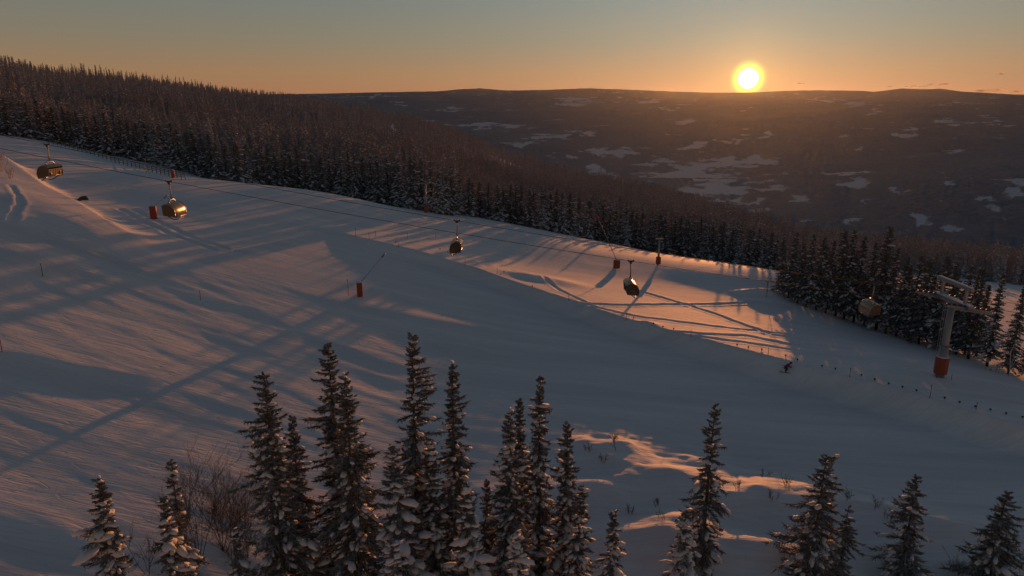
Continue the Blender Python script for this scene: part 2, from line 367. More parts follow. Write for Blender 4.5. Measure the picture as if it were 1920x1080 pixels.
M['stake'] = simple('bamboo_stake', (0.16, 0.07, 0.04), 0.8)
M['rock'] = simple('dark_rock', (0.05, 0.048, 0.045), 0.9, var=0.4, scale=3)
M['jacket'] = simple('red_jacket', (0.22, 0.02, 0.035), 0.7)
M['pants'] = simple('dark_trousers', (0.02, 0.02, 0.025), 0.7)
M['skin'] = simple('skin', (0.45, 0.26, 0.19), 0.6)

# ------------------------------------------------------------------ mesh helpers
def mesh_np(name, V, Fq, mats, mat_idx=None, smooth=False):
    V = np.asarray(V, np.float32); me = bpy.data.meshes.new(name)
    Fq = [np.asarray(f, np.int32) for f in (Fq if isinstance(Fq, list) else [Fq]) if len(f)]
    me.vertices.add(len(V)); me.vertices.foreach_set('co', V.ravel())
    loops = np.concatenate([f.ravel() for f in Fq]); tot = np.concatenate([np.full(len(f), f.shape[1], np.int32) for f in Fq])
    st = np.concatenate([[0], np.cumsum(tot)[:-1]]).astype(np.int32)
    me.loops.add(len(loops)); me.loops.foreach_set('vertex_index', loops)
    me.polygons.add(len(tot)); me.polygons.foreach_set('loop_start', st); me.polygons.foreach_set('loop_total', tot)
    if mat_idx is not None: me.polygons.foreach_set('material_index', np.asarray(mat_idx, np.int32))
    me.polygons.foreach_set('use_smooth', np.full(len(tot), smooth, bool))
    for m in (mats if isinstance(mats, list) else [mats]): me.materials.append(m)
    me.update(calc_edges=True); me.validate()
    return me
def link(name, me, parent=None):
    o = bpy.data.objects.new(name, me); COL.objects.link(o)
    if parent is not None: o.parent = parent
    return o
def thing(name, label, cat, loc, rz=0.0, group=None):
    o = bpy.data.objects.new(name, None); COL.objects.link(o); o.location = loc; o.rotation_euler = (0, 0, rz)
    o.empty_display_size = 0.5
    return tag(o, label, cat, group)
def tag(o, label, cat, group=None):
    o['label'] = label; o['category'] = cat
    if group: o['group'] = group
    return o
class MB:
    def __init__(s): s.v = []; s.f = []
    def add(s, V, Fc):
        n = len(s.v); s.v += [tuple(p) for p in V]; s.f += [tuple(i + n for i in q) for q in Fc]; return s
    def box(s, c, d, rot=None, taper=1.0):
        P = []
        for z in (-1, 1):
            k = taper if z > 0 else 1.0
            for x, y in ((-1, -1), (1, -1), (1, 1), (-1, 1)): P.append(Vector((x * d[0] / 2 * k, y * d[1] / 2 * k, z * d[2] / 2)))
        if rot is not None: P = [rot @ p for p in P]
        P = [p + Vector(c) for p in P]
        return s.add(P, [(0, 3, 2, 1), (4, 5, 6, 7), (0, 1, 5, 4), (1, 2, 6, 5), (2, 3, 7, 6), (3, 0, 4, 7)])
    def tube(s, pts, rad, n=8, cap=True):
        pts = [Vector(p) for p in pts]; rad = rad if isinstance(rad, (list, tuple)) else [rad] * len(pts)
        V = []; Fc = []
        for i, p in enumerate(pts):
            d = (pts[min(i + 1, len(pts) - 1)] - pts[max(i - 1, 0)]).normalized()
            a = d.cross(Vector((0, 0, 1)) if abs(d.z) < 0.95 else Vector((1, 0, 0))).normalized(); b = d.cross(a)
            for k in range(n):
                q = 2 * math.pi * k / n; V.append(p + (a * math.cos(q) + b * math.sin(q)) * rad[i])
        for i in range(len(pts) - 1):
            for k in range(n):
                k2 = (k + 1) % n; Fc.append((i * n + k, i * n + k2, (i + 1) * n + k2, (i + 1) * n + k))
        if cap: Fc.append(tuple(range(n))[::-1]); Fc.append(tuple((len(pts) - 1) * n + k for k in range(n)))
        return s.add(V, Fc)
    def build(s, name, mat, parent=None, smooth=False, bevel=0.0, mesh_only=False):
        me = bpy.data.meshes.new(name); me.from_pydata(s.v, [], s.f); me.materials.append(mat)
        bm = bmesh.new(); bm.from_mesh(me)
        if bevel > 0: bmesh.ops.bevel(bm, geom=bm.edges[:], offset=bevel, segments=2, affect='EDGES', profile=0.5)
        bmesh.ops.recalc_face_normals(bm, faces=bm.faces[:]); bm.to_mesh(me); bm.free()
        me.polygons.foreach_set('use_smooth', np.full(len(me.polygons), smooth, bool))
        return me if mesh_only else link(name, me, parent)

# ------------------------------------------------------------------ ground sheet
NA = 680
AZ = np.radians(np.linspace(-47.5, 47.5, NA))
RR = np.concatenate([np.exp(np.linspace(math.log(20), math.log(60), 150, endpoint=False)), np.exp(np.linspace(math.log(60), math.log(190), 260, endpoint=False)), np.exp(np.linspace(math.log(190), math.log(1350), 110, endpoint=False)), np.exp(np.linspace(math.log(1350), math.log(33000), 190))])
NR = len(RR)
AA, RG = np.meshgrid(AZ, RR)                                       # rows = rings
GXX = RG * np.sin(AA); GYY = RG * np.cos(AA); GZZ = z_ground(GXX, GYY)
UU, VV = project(GXX, GYY, GZZ)
rip = np.where(RG < 400, ripple_mask(GXX, GYY), 0.0)
FIELDS = [(1290, 328, 110, 10), (1345, 355, 85, 13), (1390, 303, 85, 10), (1330, 312, 70, 5), (1250, 305, 45, 8), (1300, 318, 40, 5), (1150, 287, 45, 7), (1060, 293, 22, 5), (1100, 252, 24, 5), (1030, 256, 40, 6), (980, 268, 30, 5),
          (1135, 325, 14, 12), (1110, 318, 14, 8), (900, 236, 45, 5), (960, 238, 25, 4), (800, 225, 22, 3), (1300, 274, 22, 8), (1420, 258, 30, 5), (1370, 265, 20, 3), (1080, 188, 45, 3), (1060, 195, 35, 3), (1200, 190, 60, 3),
          (1240, 203, 40, 2), (1290, 228, 40, 3), (1550, 188, 30, 3), (1605, 196, 25, 3), (1640, 213, 25, 3), (1668, 205, 12, 2), (1770, 226, 28, 4), (1795, 237, 18, 3), (1865, 231, 20, 2), (1700, 254, 22, 5),
          (1605, 282, 40, 3), (1450, 255, 14, 5), (1600, 345, 28, 12), (1580, 325, 20, 9), (1675, 357, 30, 6), (1515, 370, 28, 7), (1635, 379, 10, 4), (1720, 415, 22, 14), (1600, 415, 25, 4), (1520, 415, 18, 4), (1790, 432, 22, 4),
          (1690, 432, 30, 5), (1740, 455, 40, 7), (1850, 478, 45, 7), (1790, 340, 22, 3), (1860, 390, 22, 5), (1900, 355, 14, 16), (1845, 370, 20, 6), (1880, 410, 12, 4), (1710, 240, 14, 3), (1750, 379, 12, 3), (1340, 345, 40, 4), (1440, 352, 60, 4), (1400, 378, 14, 6), (1415, 395, 22, 5), (750, 193, 18, 3), (850, 205, 26, 3), (700, 180, 40, 2)]
field = np.zeros(GXX.shape)
FU_ = UU + 42 * fbm(AA * 42, np.log(RG) * 20, 81, 4); FV_ = VV + 9 * fbm(AA * 60, np.log(RG) * 24, 85, 4)
farm = RG > 1500
for (u, v, ru, rv) in FIELDS:
    field = np.maximum(field, np.exp(-(((FU_ - u) / ru) ** 2 + ((FV_ - v) / rv) ** 2)) * 1.0)
nz = fbm(GXX / 900, GYY / 650, 61, 4)
field = np.where(farm, np.clip(field + sstep(0.25, 0.6, nz) * 0.42 * sstep(9000, 14000, RG) + sstep(0.28, 0.55, fbm(GXX / 300, GYY / 190, 63, 3)) * 0.5, 0, 1.1), 0)
bumpy = farm * (field < 0.4) * 9.0 * hash2((GXX / 3).astype(int), (GYY / 3).astype(int), 4)
GZZ = GZZ + bumpy * sstep(1500, 2500, RG)
zone = np.where(RR < 1350, 0, np.where(RR < 17500, 1, 2))
def sheet(name, r0, r1, mat, attrs):
    V = np.stack([GXX[r0:r1], GYY[r0:r1], GZZ[r0:r1]], -1).reshape(-1, 3); n = r1 - r0
    i = np.arange(n - 1)[:, None] * NA + np.arange(NA - 1)[None]
    Q = np.stack([i, i + 1, i + NA + 1, i + NA], -1).reshape(-1, 4)
    me = mesh_np(name, V, Q, mat, smooth=True)
    for an, arr in attrs.items():
        a = me.attributes.new(an, 'FLOAT', 'POINT'); a.data.foreach_set('value', arr[r0:r1].ravel().astype(np.float32))
    o = link(name, me); o['kind'] = 'structure'; return o
k1 = int(np.searchsorted(RR, 250)); k2 = int(np.searchsorted(RR, 1350)); k3 = int(np.searchsorted(RR, 16500))
sheet('ski_slope', 0, k1 + 1, M['snow_ground'], {'ripple': rip})
sheet('forest_hillside', k1, k2 + 1, M['snow_ground'], {'ripple': rip})
sheet('valley', k2, k3 + 1, M['valley'], {'field': field})
sheet('distant_hills', k3, NR, M['valley'], {'field': field})
# ------------------------------------------------------------------ spruce generator
ICO = None
def ico_unit(sub=1):
    bm = bmesh.new(); bmesh.ops.create_icosphere(bm, subdivisions=sub, radius=1.0)
    V = np.array([v.co[:] for v in bm.verts]); Fc = np.array([[v.index for v in f.verts] for f in bm.faces]); bm.free(); return V, Fc
ICO1, ICO2 = ico_unit(1), ico_unit(2)
def unit(a): return a / np.maximum(np.linalg.norm(a, axis=-1, keepdims=True), 1e-9)
def spikes(base, d, length, rad, rs):
    # one three-sided tapering twig for every row of base; returns verts, tris
    n = len(base); d = unit(d)
    ref = np.where(np.abs(d[:, 2:3]) < 0.9, np.array([[0, 0, 1.0]]), np.array([[1.0, 0, 0]]))
    a = unit(np.cross(d, ref)); b = np.cross(d, a); ph = rs.uniform(0, 6.28, n)
    V = np.empty((n, 4, 3))
    for k in range(3):
        q = ph + k * 2.094
        V[:, k] = base + (a * np.cos(q)[:, None] + b * np.sin(q)[:, None]) * rad[:, None]
    V[:, 3] = base + d * length[:, None]
    i = np.arange(n)[:, None] * 4
    Fc = np.concatenate([i + np.array([[0, 1, 3]]), i + np.array([[1, 2, 3]]), i + np.array([[2, 0, 3]])])
    return V.reshape(-1, 3), Fc
def blobs(c, sx, ax, rs, squash=0.55, ico=ICO1):
    # lumpy snow pads: centres, radii, long axis
    V0, F0 = ico; n = len(c)
    ax = unit(ax); side = unit(np.cross(np.array([[0, 0, 1.0]]), ax)); up = np.cross(ax, side)
    lump = 1 + 0.22 * rs.uniform(-1, 1, (n, len(V0), 1))
    P = V0[None] * lump
    el = rs.uniform(1.2, 2.5, n)[:, None, None]
    V = c[:, None] + (P[..., 0:1] * ax[:, None] * el + P[..., 1:2] * side[:, None] + P[..., 2:3] * up[:, None] * squash) * sx[:, None, None]
    Fc = (F0[None] + (np.arange(n) * len(V0))[:, None, None]).reshape(-1, 3)
    return V.reshape(-1, 3), Fc
def spruce(h, rbase, seed, whorl=0.36, nbr=6, twigs=16, twig_r=0.05, snow=1.0, sparse=0.0, low=0.03, blob=1.0, drop=True, asym=0.0):
    rs = np.random.default_rng(seed); NV, NF, SV, SF = [], [], [], []; nn = ns = 0
    z = h * low; k = 0
    lean = rs.normal(0, 0.006, 2) * h
    def axis(t): return np.array([lean[0] * t * t, lean[1] * t * t])
    Bs, Ds, Ls, Rs = [], [], [], []; Bc, Bx, Ba = [], [], []
    while z < h * 0.985:
        t = z / h
        prof = (1 - t) ** 0.80 * (0.55 + 0.45 * min(1, t / 0.12))
        prof *= 1 + 0.24 * math.sin(z * 1.9 + seed) * rs.uniform(0.3, 1)
        L0 = rbase * prof + 0.10
        nb = max(3, int(round(nbr * (0.65 + 0.35 * (1 - t)))))
        ph0 = rs.uniform(0, 6.28)
        for b in range(nb):
            if rs.random() < sparse: continue
            ph = ph0 + b * 6.283 / nb + rs.normal(0, 0.22)
            L = L0 * rs.uniform(0.5, 1.25) * (1 + asym * math.cos(ph - 1.0))
            L *= 1 + 0.42 * math.sin(ph * 2 + z * 0.9 + seed) * math.sin(z * 1.3 + ph + seed * 2.1)
            pit = 0.55 * max(0, t - 0.55) / 0.45 - 0.42 * (1 - t) ** 0.7 * rs.uniform(0.6, 1.3)
            o = np.array([math.cos(ph), math.sin(ph), 0.0]); sd = np.array([-o[1], o[0], 0.0])
            zz = z + rs.uniform(-0.5, 0.5) * whorl
            org = np.array([*axis(zz / h), zz])
            nt_ = max(4, int(twigs * (0.35 + 0.65 * L / (rbase + 0.1))))
            s = np.linspace(0.10, 1.0, nt_) + rs.normal(0, 0.02, nt_)
            sag = math.tan(pit)
            P = org + o * (s * L)[:, None]; P[:, 2] += sag * s * L - 0.16 * L * s ** 2 + 0.20 * L * np.maximum(s - 0.6, 0) ** 2 * 3
            # main twigs left and right, forward, a few hanging
            for sgn in (-1, 1):
                dl = (0.40 * L * (1.08 - s) + 0.10) * rs.uniform(0.6, 1.25, nt_)
                d = o * 0.75 + sd * sgn * rs.uniform(0.5, 1.0, nt_)[:, None]; d[:, 2] += rs.uniform(-0.45, 0.12, nt_)
                Bs.append(P); Ds.append(d); Ls.append(dl); Rs.append(np.full(nt_, twig_r) * rs.uniform(0.7, 1.4, nt_))
            d = o * 1.0 + rs.normal(0, 0.25, (nt_, 3)); Bs.append(P); Ds.append(d); Ls.append(np.full(nt_, 0.18 * L + 0.12)); Rs.append(np.full(nt_, twig_r * 1.2))
            if drop:
                d = o * 0.35 + rs.normal(0, 0.3, (nt_, 3)); d[:, 2] -= 0.9
                Bs.append(P); Ds.append(d); Ls.append((0.16 + 0.10 * L) * rs.uniform(0.5, 1.3, nt_)); Rs.append(np.full(nt_, twig_r * 1.1))
            if snow > 0:
                m = rs.poisson(snow * 1.0 * (0.5 + 2.0 * L / (rbase + 0.3)) * (1.45 - 1.25 * t))
                for _ in range(m):
                    q = rs.uniform(0.3, 0.98); p = org + o * q * L + sd * rs.normal(0, 0.13 * L * (1.2 - q))
                    p[2] += sag * q * L - 0.16 * L * q * q + 0.20 * L * max(q - 0.6, 0) ** 2 * 3 + 0.07 * blob
                    Bc.append(p); Bx.append(rs.uniform(0.09, 0.24) * blob * (0.55 + 0.5 * L / (rbase + .1)) * (1.5 if rs.random() < 0.12 else 1)); a_ = o * 1.0 + sd * rs.normal(0, 0.4); a_[2] += sag - 0.2; Ba.append(a_)
        z += whorl * rs.uniform(0.75, 1.25) * (0.55 + 0.6 * (1 - t)); k += 1
    # leader
    tip = np.array([[*axis(1.0), h * 0.93]]); Bs.append(tip); Ds.append(np.array([[0, 0, 1.0]])); Ls.append(np.array([h * 0.07])); Rs.append(np.array([twig_r * 0.8]))
    Bs, Ds, Ls, Rs = np.concatenate(Bs), np.concatenate(Ds), np.concatenate(Ls), np.concatenate(Rs)
    NV, NF = spikes(Bs, Ds, Ls, Rs, rs)
    if Bc: SV, SF = blobs(np.array(Bc), np.array(Bx), np.array(Ba), rs)
    # trunk
    mb = MB(); n = 7
    mb.tube([(*axis(q), q * h) for q in np.linspace(-0.02, 0.96, n)], [max(0.015, 0.0135 * h * (1 - q) ** 0.9 + 0.012) for q in np.linspace(0, 0.98, n)], 7)
    return (NV, NF), (SV, SF), mb
def spruce_meshes(seed, far=False, **kw):
    (nv, nf), (sv, sf), mb = spruce(seed=seed, **kw)
    tr = mb.build('trunk', M['bark'], smooth=True, mesh_only=True)
    if far:        # needles and lying snow in one crown
        V = np.concatenate([nv, sv]) if len(sv) else nv
        Fc = np.concatenate([nf, sf + len(nv)]) if len(sv) else nf
        mi = np.concatenate([np.zeros(len(nf)), np.ones(len(sf))])
        return tr, mesh_np('crown', V, Fc, [M['needles_far'], M['frost']], mi), None
    return tr, mesh_np('crown', nv, nf, M['needles']), (mesh_np('snow_load', sv, sf, M['snow'], smooth=True) if len(sv) else None)
def put_tree(meshes, loc, rz, scl, label, group=None, name='spruce_tree', cat='tree'):
    o = thing(name, label, cat, loc, rz, group); o.scale = scl
    tr, cr, sn = meshes
    link('trunk', tr, o); c = link('crown', cr, o)
    if sn is not None: link('snow_load', sn, c)['kind'] = 'stuff'
    return o

# ------------------------------------------------------------------ forest: near rows singly, the wooded hill behind as one mass
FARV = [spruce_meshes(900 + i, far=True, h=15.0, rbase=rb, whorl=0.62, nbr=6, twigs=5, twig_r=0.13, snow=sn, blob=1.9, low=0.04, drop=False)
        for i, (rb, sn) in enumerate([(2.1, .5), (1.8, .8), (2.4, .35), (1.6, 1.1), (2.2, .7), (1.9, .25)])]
FRONTV = [spruce_meshes(950 + i, far=True, h=15.0, rbase=rb, whorl=0.46, nbr=7, twigs=7, twig_r=0.105, snow=sn, blob=1.5, low=0.03, drop=False)
          for i, (rb, sn) in enumerate([(2.7, .45), (2.3, .7), (2.9, .3), (2.1, .9)])]
for q in FRONTV: q[1].materials[0] = M['needles_front']; q[1].materials[1] = M['front_snow']
#        u of trunk, distance, row of the top  (front of the tree line, walked from left to right)
FRONT = [(-60, 212, 170), (0, 214, 172), (60, 216, 185), (120, 216, 203), (180, 214, 210), (240, 212, 218), (300, 208, 232), (350, 204, 238), (385, 196, 246), (405, 173, 262), (440, 172, 268), (480, 182, 278), (560, 190, 286), (680, 188, 292), (770, 176, 296),
         (820, 167, 304), (850, 174, 316), (880, 181, 332), (930, 183, 343), (980, 184, 344), (1055, 182, 355), (1120, 203, 376), (1200, 213, 390), (1300, 213, 405), (1380, 199, 420), (1440, 188, 432), (1475, 184, 436)]
FU = np.array([q[0] for q in FRONT], float); FD = np.array([q[1] for q in FRONT], float); FT = np.array([q[2] for q in FRONT], float)
def el_tan(u, v):
    d = ray(u, v); return d[2] / math.hypot(d[0], d[1]), d
SECT = [(-1e9, 110, 'behind the leftmost chair'), (110, 260, 'behind the wooden fence at upper left'), (260, 395, 'behind the pale pole and red padded post'), (395, 520, 'just right of the wooden fence end'),
        (520, 660, 'midway between fence end and central lift pole'), (660, 850, 'around the slim central lift pole'), (850, 1010, 'behind the sun-glinting edge-on chair'), (1010, 1180, 'behind the long slanted snow lance'), (1180, 1300, 'around the frosted lift pole at centre right'), (1300, 1e9, 'above the far edge of the sunlit orange snow')]
rt = np.random.default_rng(21); ntree = 0
for row, (n, back, up) in enumerate([(118, 0, 0), (92, 8, 6)]):
    us = np.interp(np.linspace(0, 1, n), np.linspace(0, 1, 200), np.interp(np.linspace(0, 1, 200), [0, .25, .6, 1], [-60, 395, 960, 1470]))
    for k, u in enumerate(us):
        u = u + rt.uniform(-4, 4) + row * 5
        dist = np.interp(u, FU, FD) + back + rt.uniform(-3, 5); vt = np.interp(u, FU, FT) - (up if u < 860 or u > 1140 else -2) + rt.normal(0, 7 if u < 850 else 1.3 if u < 1130 else 3.5)
        te, d = el_tan(u, vt); a = math.atan2(d[0], d[1]); x, y = dist * math.sin(a), dist * math.cos(a)
        z0 = zg(x, y); h = min(max(dist * te - z0, 9.0), 22.0)
        s = next(q for q in SECT if q[0] <= u < q[1]); w = rt.uniform(0.85, 1.2) * (0.6 + 0.4 * h / 15)
        put_tree(FRONTV[rt.integers(0, 4)] if row == 0 else FARV[rt.integers(0, 6)], (x, y, z0 - 0.25), rt.uniform(0, 6.28), (w, w, h / 15.0), ('front-row dark spruce of the tree line ' if row == 0 else 'frosted second-row spruce of the tree line ') + s[2], ('front-row spruces ' if row == 0 else 'second-row spruces ') + s[2]); ntree += 1
# stand of tall spruces behind the lift tower
NEARV = [spruce_meshes(300 + i, far=True, h=15.0, rbase=rb, whorl=0.42, nbr=7, twigs=9, twig_r=0.085, snow=sn, blob=1.15, low=0.13)
         for i, (rb, sn) in enumerate([(2.2, .30), (1.9, .5), (2.6, .25), (1.7, .7)])]
for q in NEARV: q[1].materials[0] = M['needles_front']; q[1].materials[1] = M['front_snow']
STAND = [(1462, 552, 470), (1478, 562, 455), (1495, 572, 462), (1512, 578, 446), (1530, 584, 452), (1548, 590, 458), (1566, 596, 438), (1582, 602, 436), (1600, 608, 450), (1620, 614, 462), (1642, 622, 431), (1660, 628, 480), (1680, 634, 487), (1702, 642, 486),
         (1722, 648, 492), (1745, 654, 500), (1768, 660, 496), (1792, 668, 505), (1815, 676, 520), (1850, 690, 516), (1890, 705, 538), (1925, 712, 590), (1486, 556, 490), (1540, 582, 470), (1592, 598, 478), (1634, 612, 500), (1690, 632, 505), (1735, 646, 520), (1780, 660, 530), (1830, 680, 540), (1965, 720, 520)] + [(u + 9, 552 + (u - 1470) * .38, 470 + (u - 1470) * .16 + 14 * ((k * 7) % 5 - 2)) for k, u in enumerate(range(1475, 1800, 18))]
for i, (u, vb, vt) in enumerate(STAND):
    p = place(u, vb - 3 if i < 22 else vb - 12); r = math.hypot(p[0], p[1]); te, _ = el_tan(u, vt - 12)
    ut = u + 0.16 * (u - 960) / 800 * (vb - vt)      # verticals lean outwards in the picture
    h = max(8.0, r * te - p[2]); w = rt.uniform(0.85, 1.15) * (0.55 + 0.45 * h / 15)
    sec = next(t for q, t in ((1530, 'at the left end of the dark stand beside the sunlit snow'), (1615, 'in the dark stand left of its tallest tree'), (1735, 'in the stand between its tallest tree and the lift tower'), (1810, 'directly behind the grey lift tower'), (1e9, 'in the group right of the grey lift tower')) if u < q)
    lab = ('tall dark front spruce ' if i < 22 else 'partly hidden rear spruce ') + sec
    if (u, vt) == (1642, 431): lab = 'tallest pointed spruce directly behind the chair nearest the lift tower'; w *= 1.15
    if u == 1890: lab = 'slim pointed spruce at the right edge before the pink snow'
    put_tree(NEARV[i % 4], (p[0], p[1], p[2] - 0.25), rt.uniform(0, 6.28), (w, w, h / 15.0), lab, None if lab.startswith(('tallest', 'slim')) else lab.replace('spruce', 'spruces')); ntree += 1

# wooded hillside
NP = 46000
az_ = np.radians(rng.uniform(-46, 46, NP)); r_ = np.sqrt(rng.uniform(170 ** 2, 1340 ** 2, NP)); 
keep = rng.random(NP) < np.interp(r_, [170, 500, 900, 1340], [1.0, 1.0, 0.75, 0.6])
az_, r_ = az_[keep], r_[keep]
extra = 14000; az_ = np.concatenate([az_, np.radians(rng.uniform(-46, 40, extra))]); r_ = np.concatenate([r_, np.sqrt(rng.uniform(180 ** 2, 480 ** 2, extra))])
x_ = r_ * np.sin(az_); y_ = r_ * np.cos(az_); z_ = z_ground(x_, y_); u_, v_ = project(x_, y_, z_)
ok = r_ > np.interp(u_, FU, FD) + 12
right = u_ > 1478
ok = np.where(right, r_ > np.interp(u_, [1478, 1600, 1700, 1920], [165, 185, 250, 270]), ok)
clear = fbm(x_ / 90, y_ / 90, 71, 3)
ok &= ~((u_ > 1640) & (r_ < 520) & (clear > -0.12))
ok &= ~((r_ > 420) & (clear > 0.42))
# cut line through the far wood
ok &= ~((np.abs(u_ - (735 + (v_ - 245) * 0.55)) < 7) & (v_ > 236) & (v_ < 290))
x_, y_, z_, r_, u_ = x_[ok], y_[ok], z_[ok], r_[ok], u_[ok]
sc = (0.6 + 0.72 * rng.random(len(x_)) ** 1.5) * np.interp(u_, [1400, 1500], [1.0, 0.72]) * (0.9 + 0.25 * vnoise(x_ / 60, y_ / 60, 5))
sc = np.where((u_ > 860) & (u_ < 1140) & (r_ < 330), np.minimum(sc, 0.72), sc)
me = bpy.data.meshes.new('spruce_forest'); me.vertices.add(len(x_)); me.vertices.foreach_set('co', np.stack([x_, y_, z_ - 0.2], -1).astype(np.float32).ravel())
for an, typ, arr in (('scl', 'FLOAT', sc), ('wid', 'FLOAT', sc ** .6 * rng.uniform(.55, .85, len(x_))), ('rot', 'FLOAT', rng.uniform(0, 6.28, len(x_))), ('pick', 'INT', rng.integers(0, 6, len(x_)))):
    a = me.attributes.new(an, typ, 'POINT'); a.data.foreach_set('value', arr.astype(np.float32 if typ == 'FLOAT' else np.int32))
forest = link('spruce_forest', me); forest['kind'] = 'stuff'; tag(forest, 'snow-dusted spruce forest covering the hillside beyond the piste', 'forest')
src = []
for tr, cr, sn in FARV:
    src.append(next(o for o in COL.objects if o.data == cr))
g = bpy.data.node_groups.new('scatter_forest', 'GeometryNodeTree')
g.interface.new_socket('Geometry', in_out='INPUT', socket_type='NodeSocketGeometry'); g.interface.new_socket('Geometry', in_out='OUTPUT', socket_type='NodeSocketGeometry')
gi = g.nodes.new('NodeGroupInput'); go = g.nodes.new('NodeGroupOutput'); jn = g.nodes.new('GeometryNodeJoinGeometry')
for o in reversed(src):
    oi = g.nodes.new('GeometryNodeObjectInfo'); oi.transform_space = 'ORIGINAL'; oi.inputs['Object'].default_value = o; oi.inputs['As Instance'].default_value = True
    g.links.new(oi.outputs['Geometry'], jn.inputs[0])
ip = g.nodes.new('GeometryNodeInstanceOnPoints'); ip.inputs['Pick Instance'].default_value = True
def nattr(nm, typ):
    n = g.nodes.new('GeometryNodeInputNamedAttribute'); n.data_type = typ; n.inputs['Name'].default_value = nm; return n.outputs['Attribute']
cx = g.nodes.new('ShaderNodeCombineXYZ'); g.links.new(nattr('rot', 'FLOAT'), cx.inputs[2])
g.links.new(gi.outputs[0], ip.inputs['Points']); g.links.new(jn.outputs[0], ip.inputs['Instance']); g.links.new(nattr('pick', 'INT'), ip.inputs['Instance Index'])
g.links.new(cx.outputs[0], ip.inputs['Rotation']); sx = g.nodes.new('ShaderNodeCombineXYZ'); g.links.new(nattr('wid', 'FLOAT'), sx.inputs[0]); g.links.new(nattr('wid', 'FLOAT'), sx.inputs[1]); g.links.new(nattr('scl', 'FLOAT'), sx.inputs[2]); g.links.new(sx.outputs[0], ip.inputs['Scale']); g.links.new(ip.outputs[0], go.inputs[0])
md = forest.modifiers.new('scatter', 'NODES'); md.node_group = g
print('trees', ntree, 'forest points', len(x_))

# ------------------------------------------------------------------ foreground spruces
#  u, v of the top, distance, base radius, snow, seed, label
FG = [
 (186, 893, 40, 1.75, 1.5, 'small spruce with round snow pads at the lower left', dict(blob=1.45, asym=0.2)),
 (317, 855, 43, 1.0, .5, 'thin spruce with bare spiky top beside the leafless bushes', dict(sparse=.35)),
 (303, 925, 41, 1.45, 1.3, 'short snowy spruce in front of the thin spiky one at lower left', dict(blob=1.3)),
 (494, 688, 43, 2.7, 1.2, 'tall snow-laden spruce, leftmost of the big foreground trees', {}),
 (546, 772, 46, 1.7, .9, 'smaller spruce close behind the leftmost big foreground tree', {}),
 (617, 628, 46, 2.3, .7, 'tall dark spruce, left and taller of the close foreground pair', {}),
 (645, 690, 42, 2.5, 1.0, 'broad dark spruce, right and shorter of the close foreground pair', {}),
 (768, 618, 44, 2.3, .9, 'tallest foreground spruce, with a notched crown at left of centre', dict(asym=.15, sparse=.12)),
 (738, 822, 40, 2.3, 1.8, 'snow-covered spruce low in front of the tallest foreground tree', dict(blob=1.35)),
 (805, 830, 43, 1.6, 1.3, 'snowy spruce squeezed between the tallest tree and its right neighbour', dict(blob=1.2)),
 (845, 672, 45, 1.9, .9, 'tall slim spruce right of the tallest foreground tree', {}),
 (873, 902, 39, 1.7, 1.9, 'short snow-covered spruce below the slim one right of the tallest', dict(blob=1.35)),
 (912, 895, 48, .9, .3, 'thin brownish young spruce between snowy trees at centre', dict(sparse=.2)),
 (955, 763, 45, 1.7, 1.5, 'narrow snow-clad spruce left of the slim pair at centre', {}),
 (978, 738, 49, 1.1, .4, 'very thin spruce half hidden behind its snow-clad neighbour', {}),
 (1012, 695, 47, 1.5, 1.0, 'tall columnar spruce at the centre of the picture', dict(sparse=.08)),
 (1067, 785, 46, 1.4, 1.0, 'columnar spruce, rightmost of the central foreground cluster', {}),
 (1088, 905, 44, 1.1, 1.3, 'short snowy spruce leaning on the cluster at its right end', {}),
 (970, 985, 38, 1.2, 2.2, 'small rounded snow-laden spruce at the bottom centre', dict(blob=1.3)),
 (742, 1000, 37, 1.2, 2.2, 'small snow-laden spruce at the bottom left of centre', dict(blob=1.3)),
 (1151, 952, 44, .95, .9, 'lone small spruce between the central cluster and the right trees', {}),
 (1340, 747, 49, 1.75, .55, 'tall open-branched spruce standing alone right of centre', dict(sparse=.3, nbr=5)),
 (1287, 952, 45, 1.3, 1.5, 'short snowy spruce at the foot of the lone open-branched tree', dict(blob=1.2)),
 (1549, 843, 47, 2.3, .7, 'broad ragged spruce at the lower right with wide low branches', dict(sparse=.15, asym=-.2)),
 (1592, 945, 48, 1.0, .25, 'thin bare-branched spruce touching the broad one at lower right', dict(sparse=.4)),
 (1722, 885, 47, 1.75, .7, 'bushy spruce on the lit bank, second from the right edge', dict(sparse=.12)),
 (1889, 915, 46, 1.75, .5, 'dense dark spruce, nearest the lower right corner', {}),
 (440, 985, 42, .9, .8, 'young rusty-looking spruce among the leafless bushes at lower left', {}),
]
def fg_dist(u):
    q = place(u, 1080); return math.hypot(q[0], q[1])
for i, (u, v, dist, rb, sn, lab, kw) in enumerate(FG):
    nd = fg_dist(u) * (0.97 + 0.022 * (dist - 47)); rb = 1.25 * rb * nd / dist; dist = nd
    te, d = el_tan(u, v); a = math.atan2(d[0], d[1]); x, y = dist * math.sin(a), dist * math.cos(a)
    z0 = zg(x, y); h = max(2.5, dist * te - z0)
    big = rb > 1.5
    k = dict(whorl=0.34 if big else 0.27, nbr=6, twigs=24 if big else 14, twig_r=0.040); k.update(kw)
    ms = spruce_meshes(500 + 7 * i, h=h, rbase=rb, snow=sn, **{**k, 'low': 0.02})
    put_tree(ms, (x, y, z0 - 0.15), rt.uniform(0, 6.28), (1, 1, 1), lab, 'foreground spruces')
    print('fg', u, v, 'h', round(h, 1), 'z', round(z0, 1))
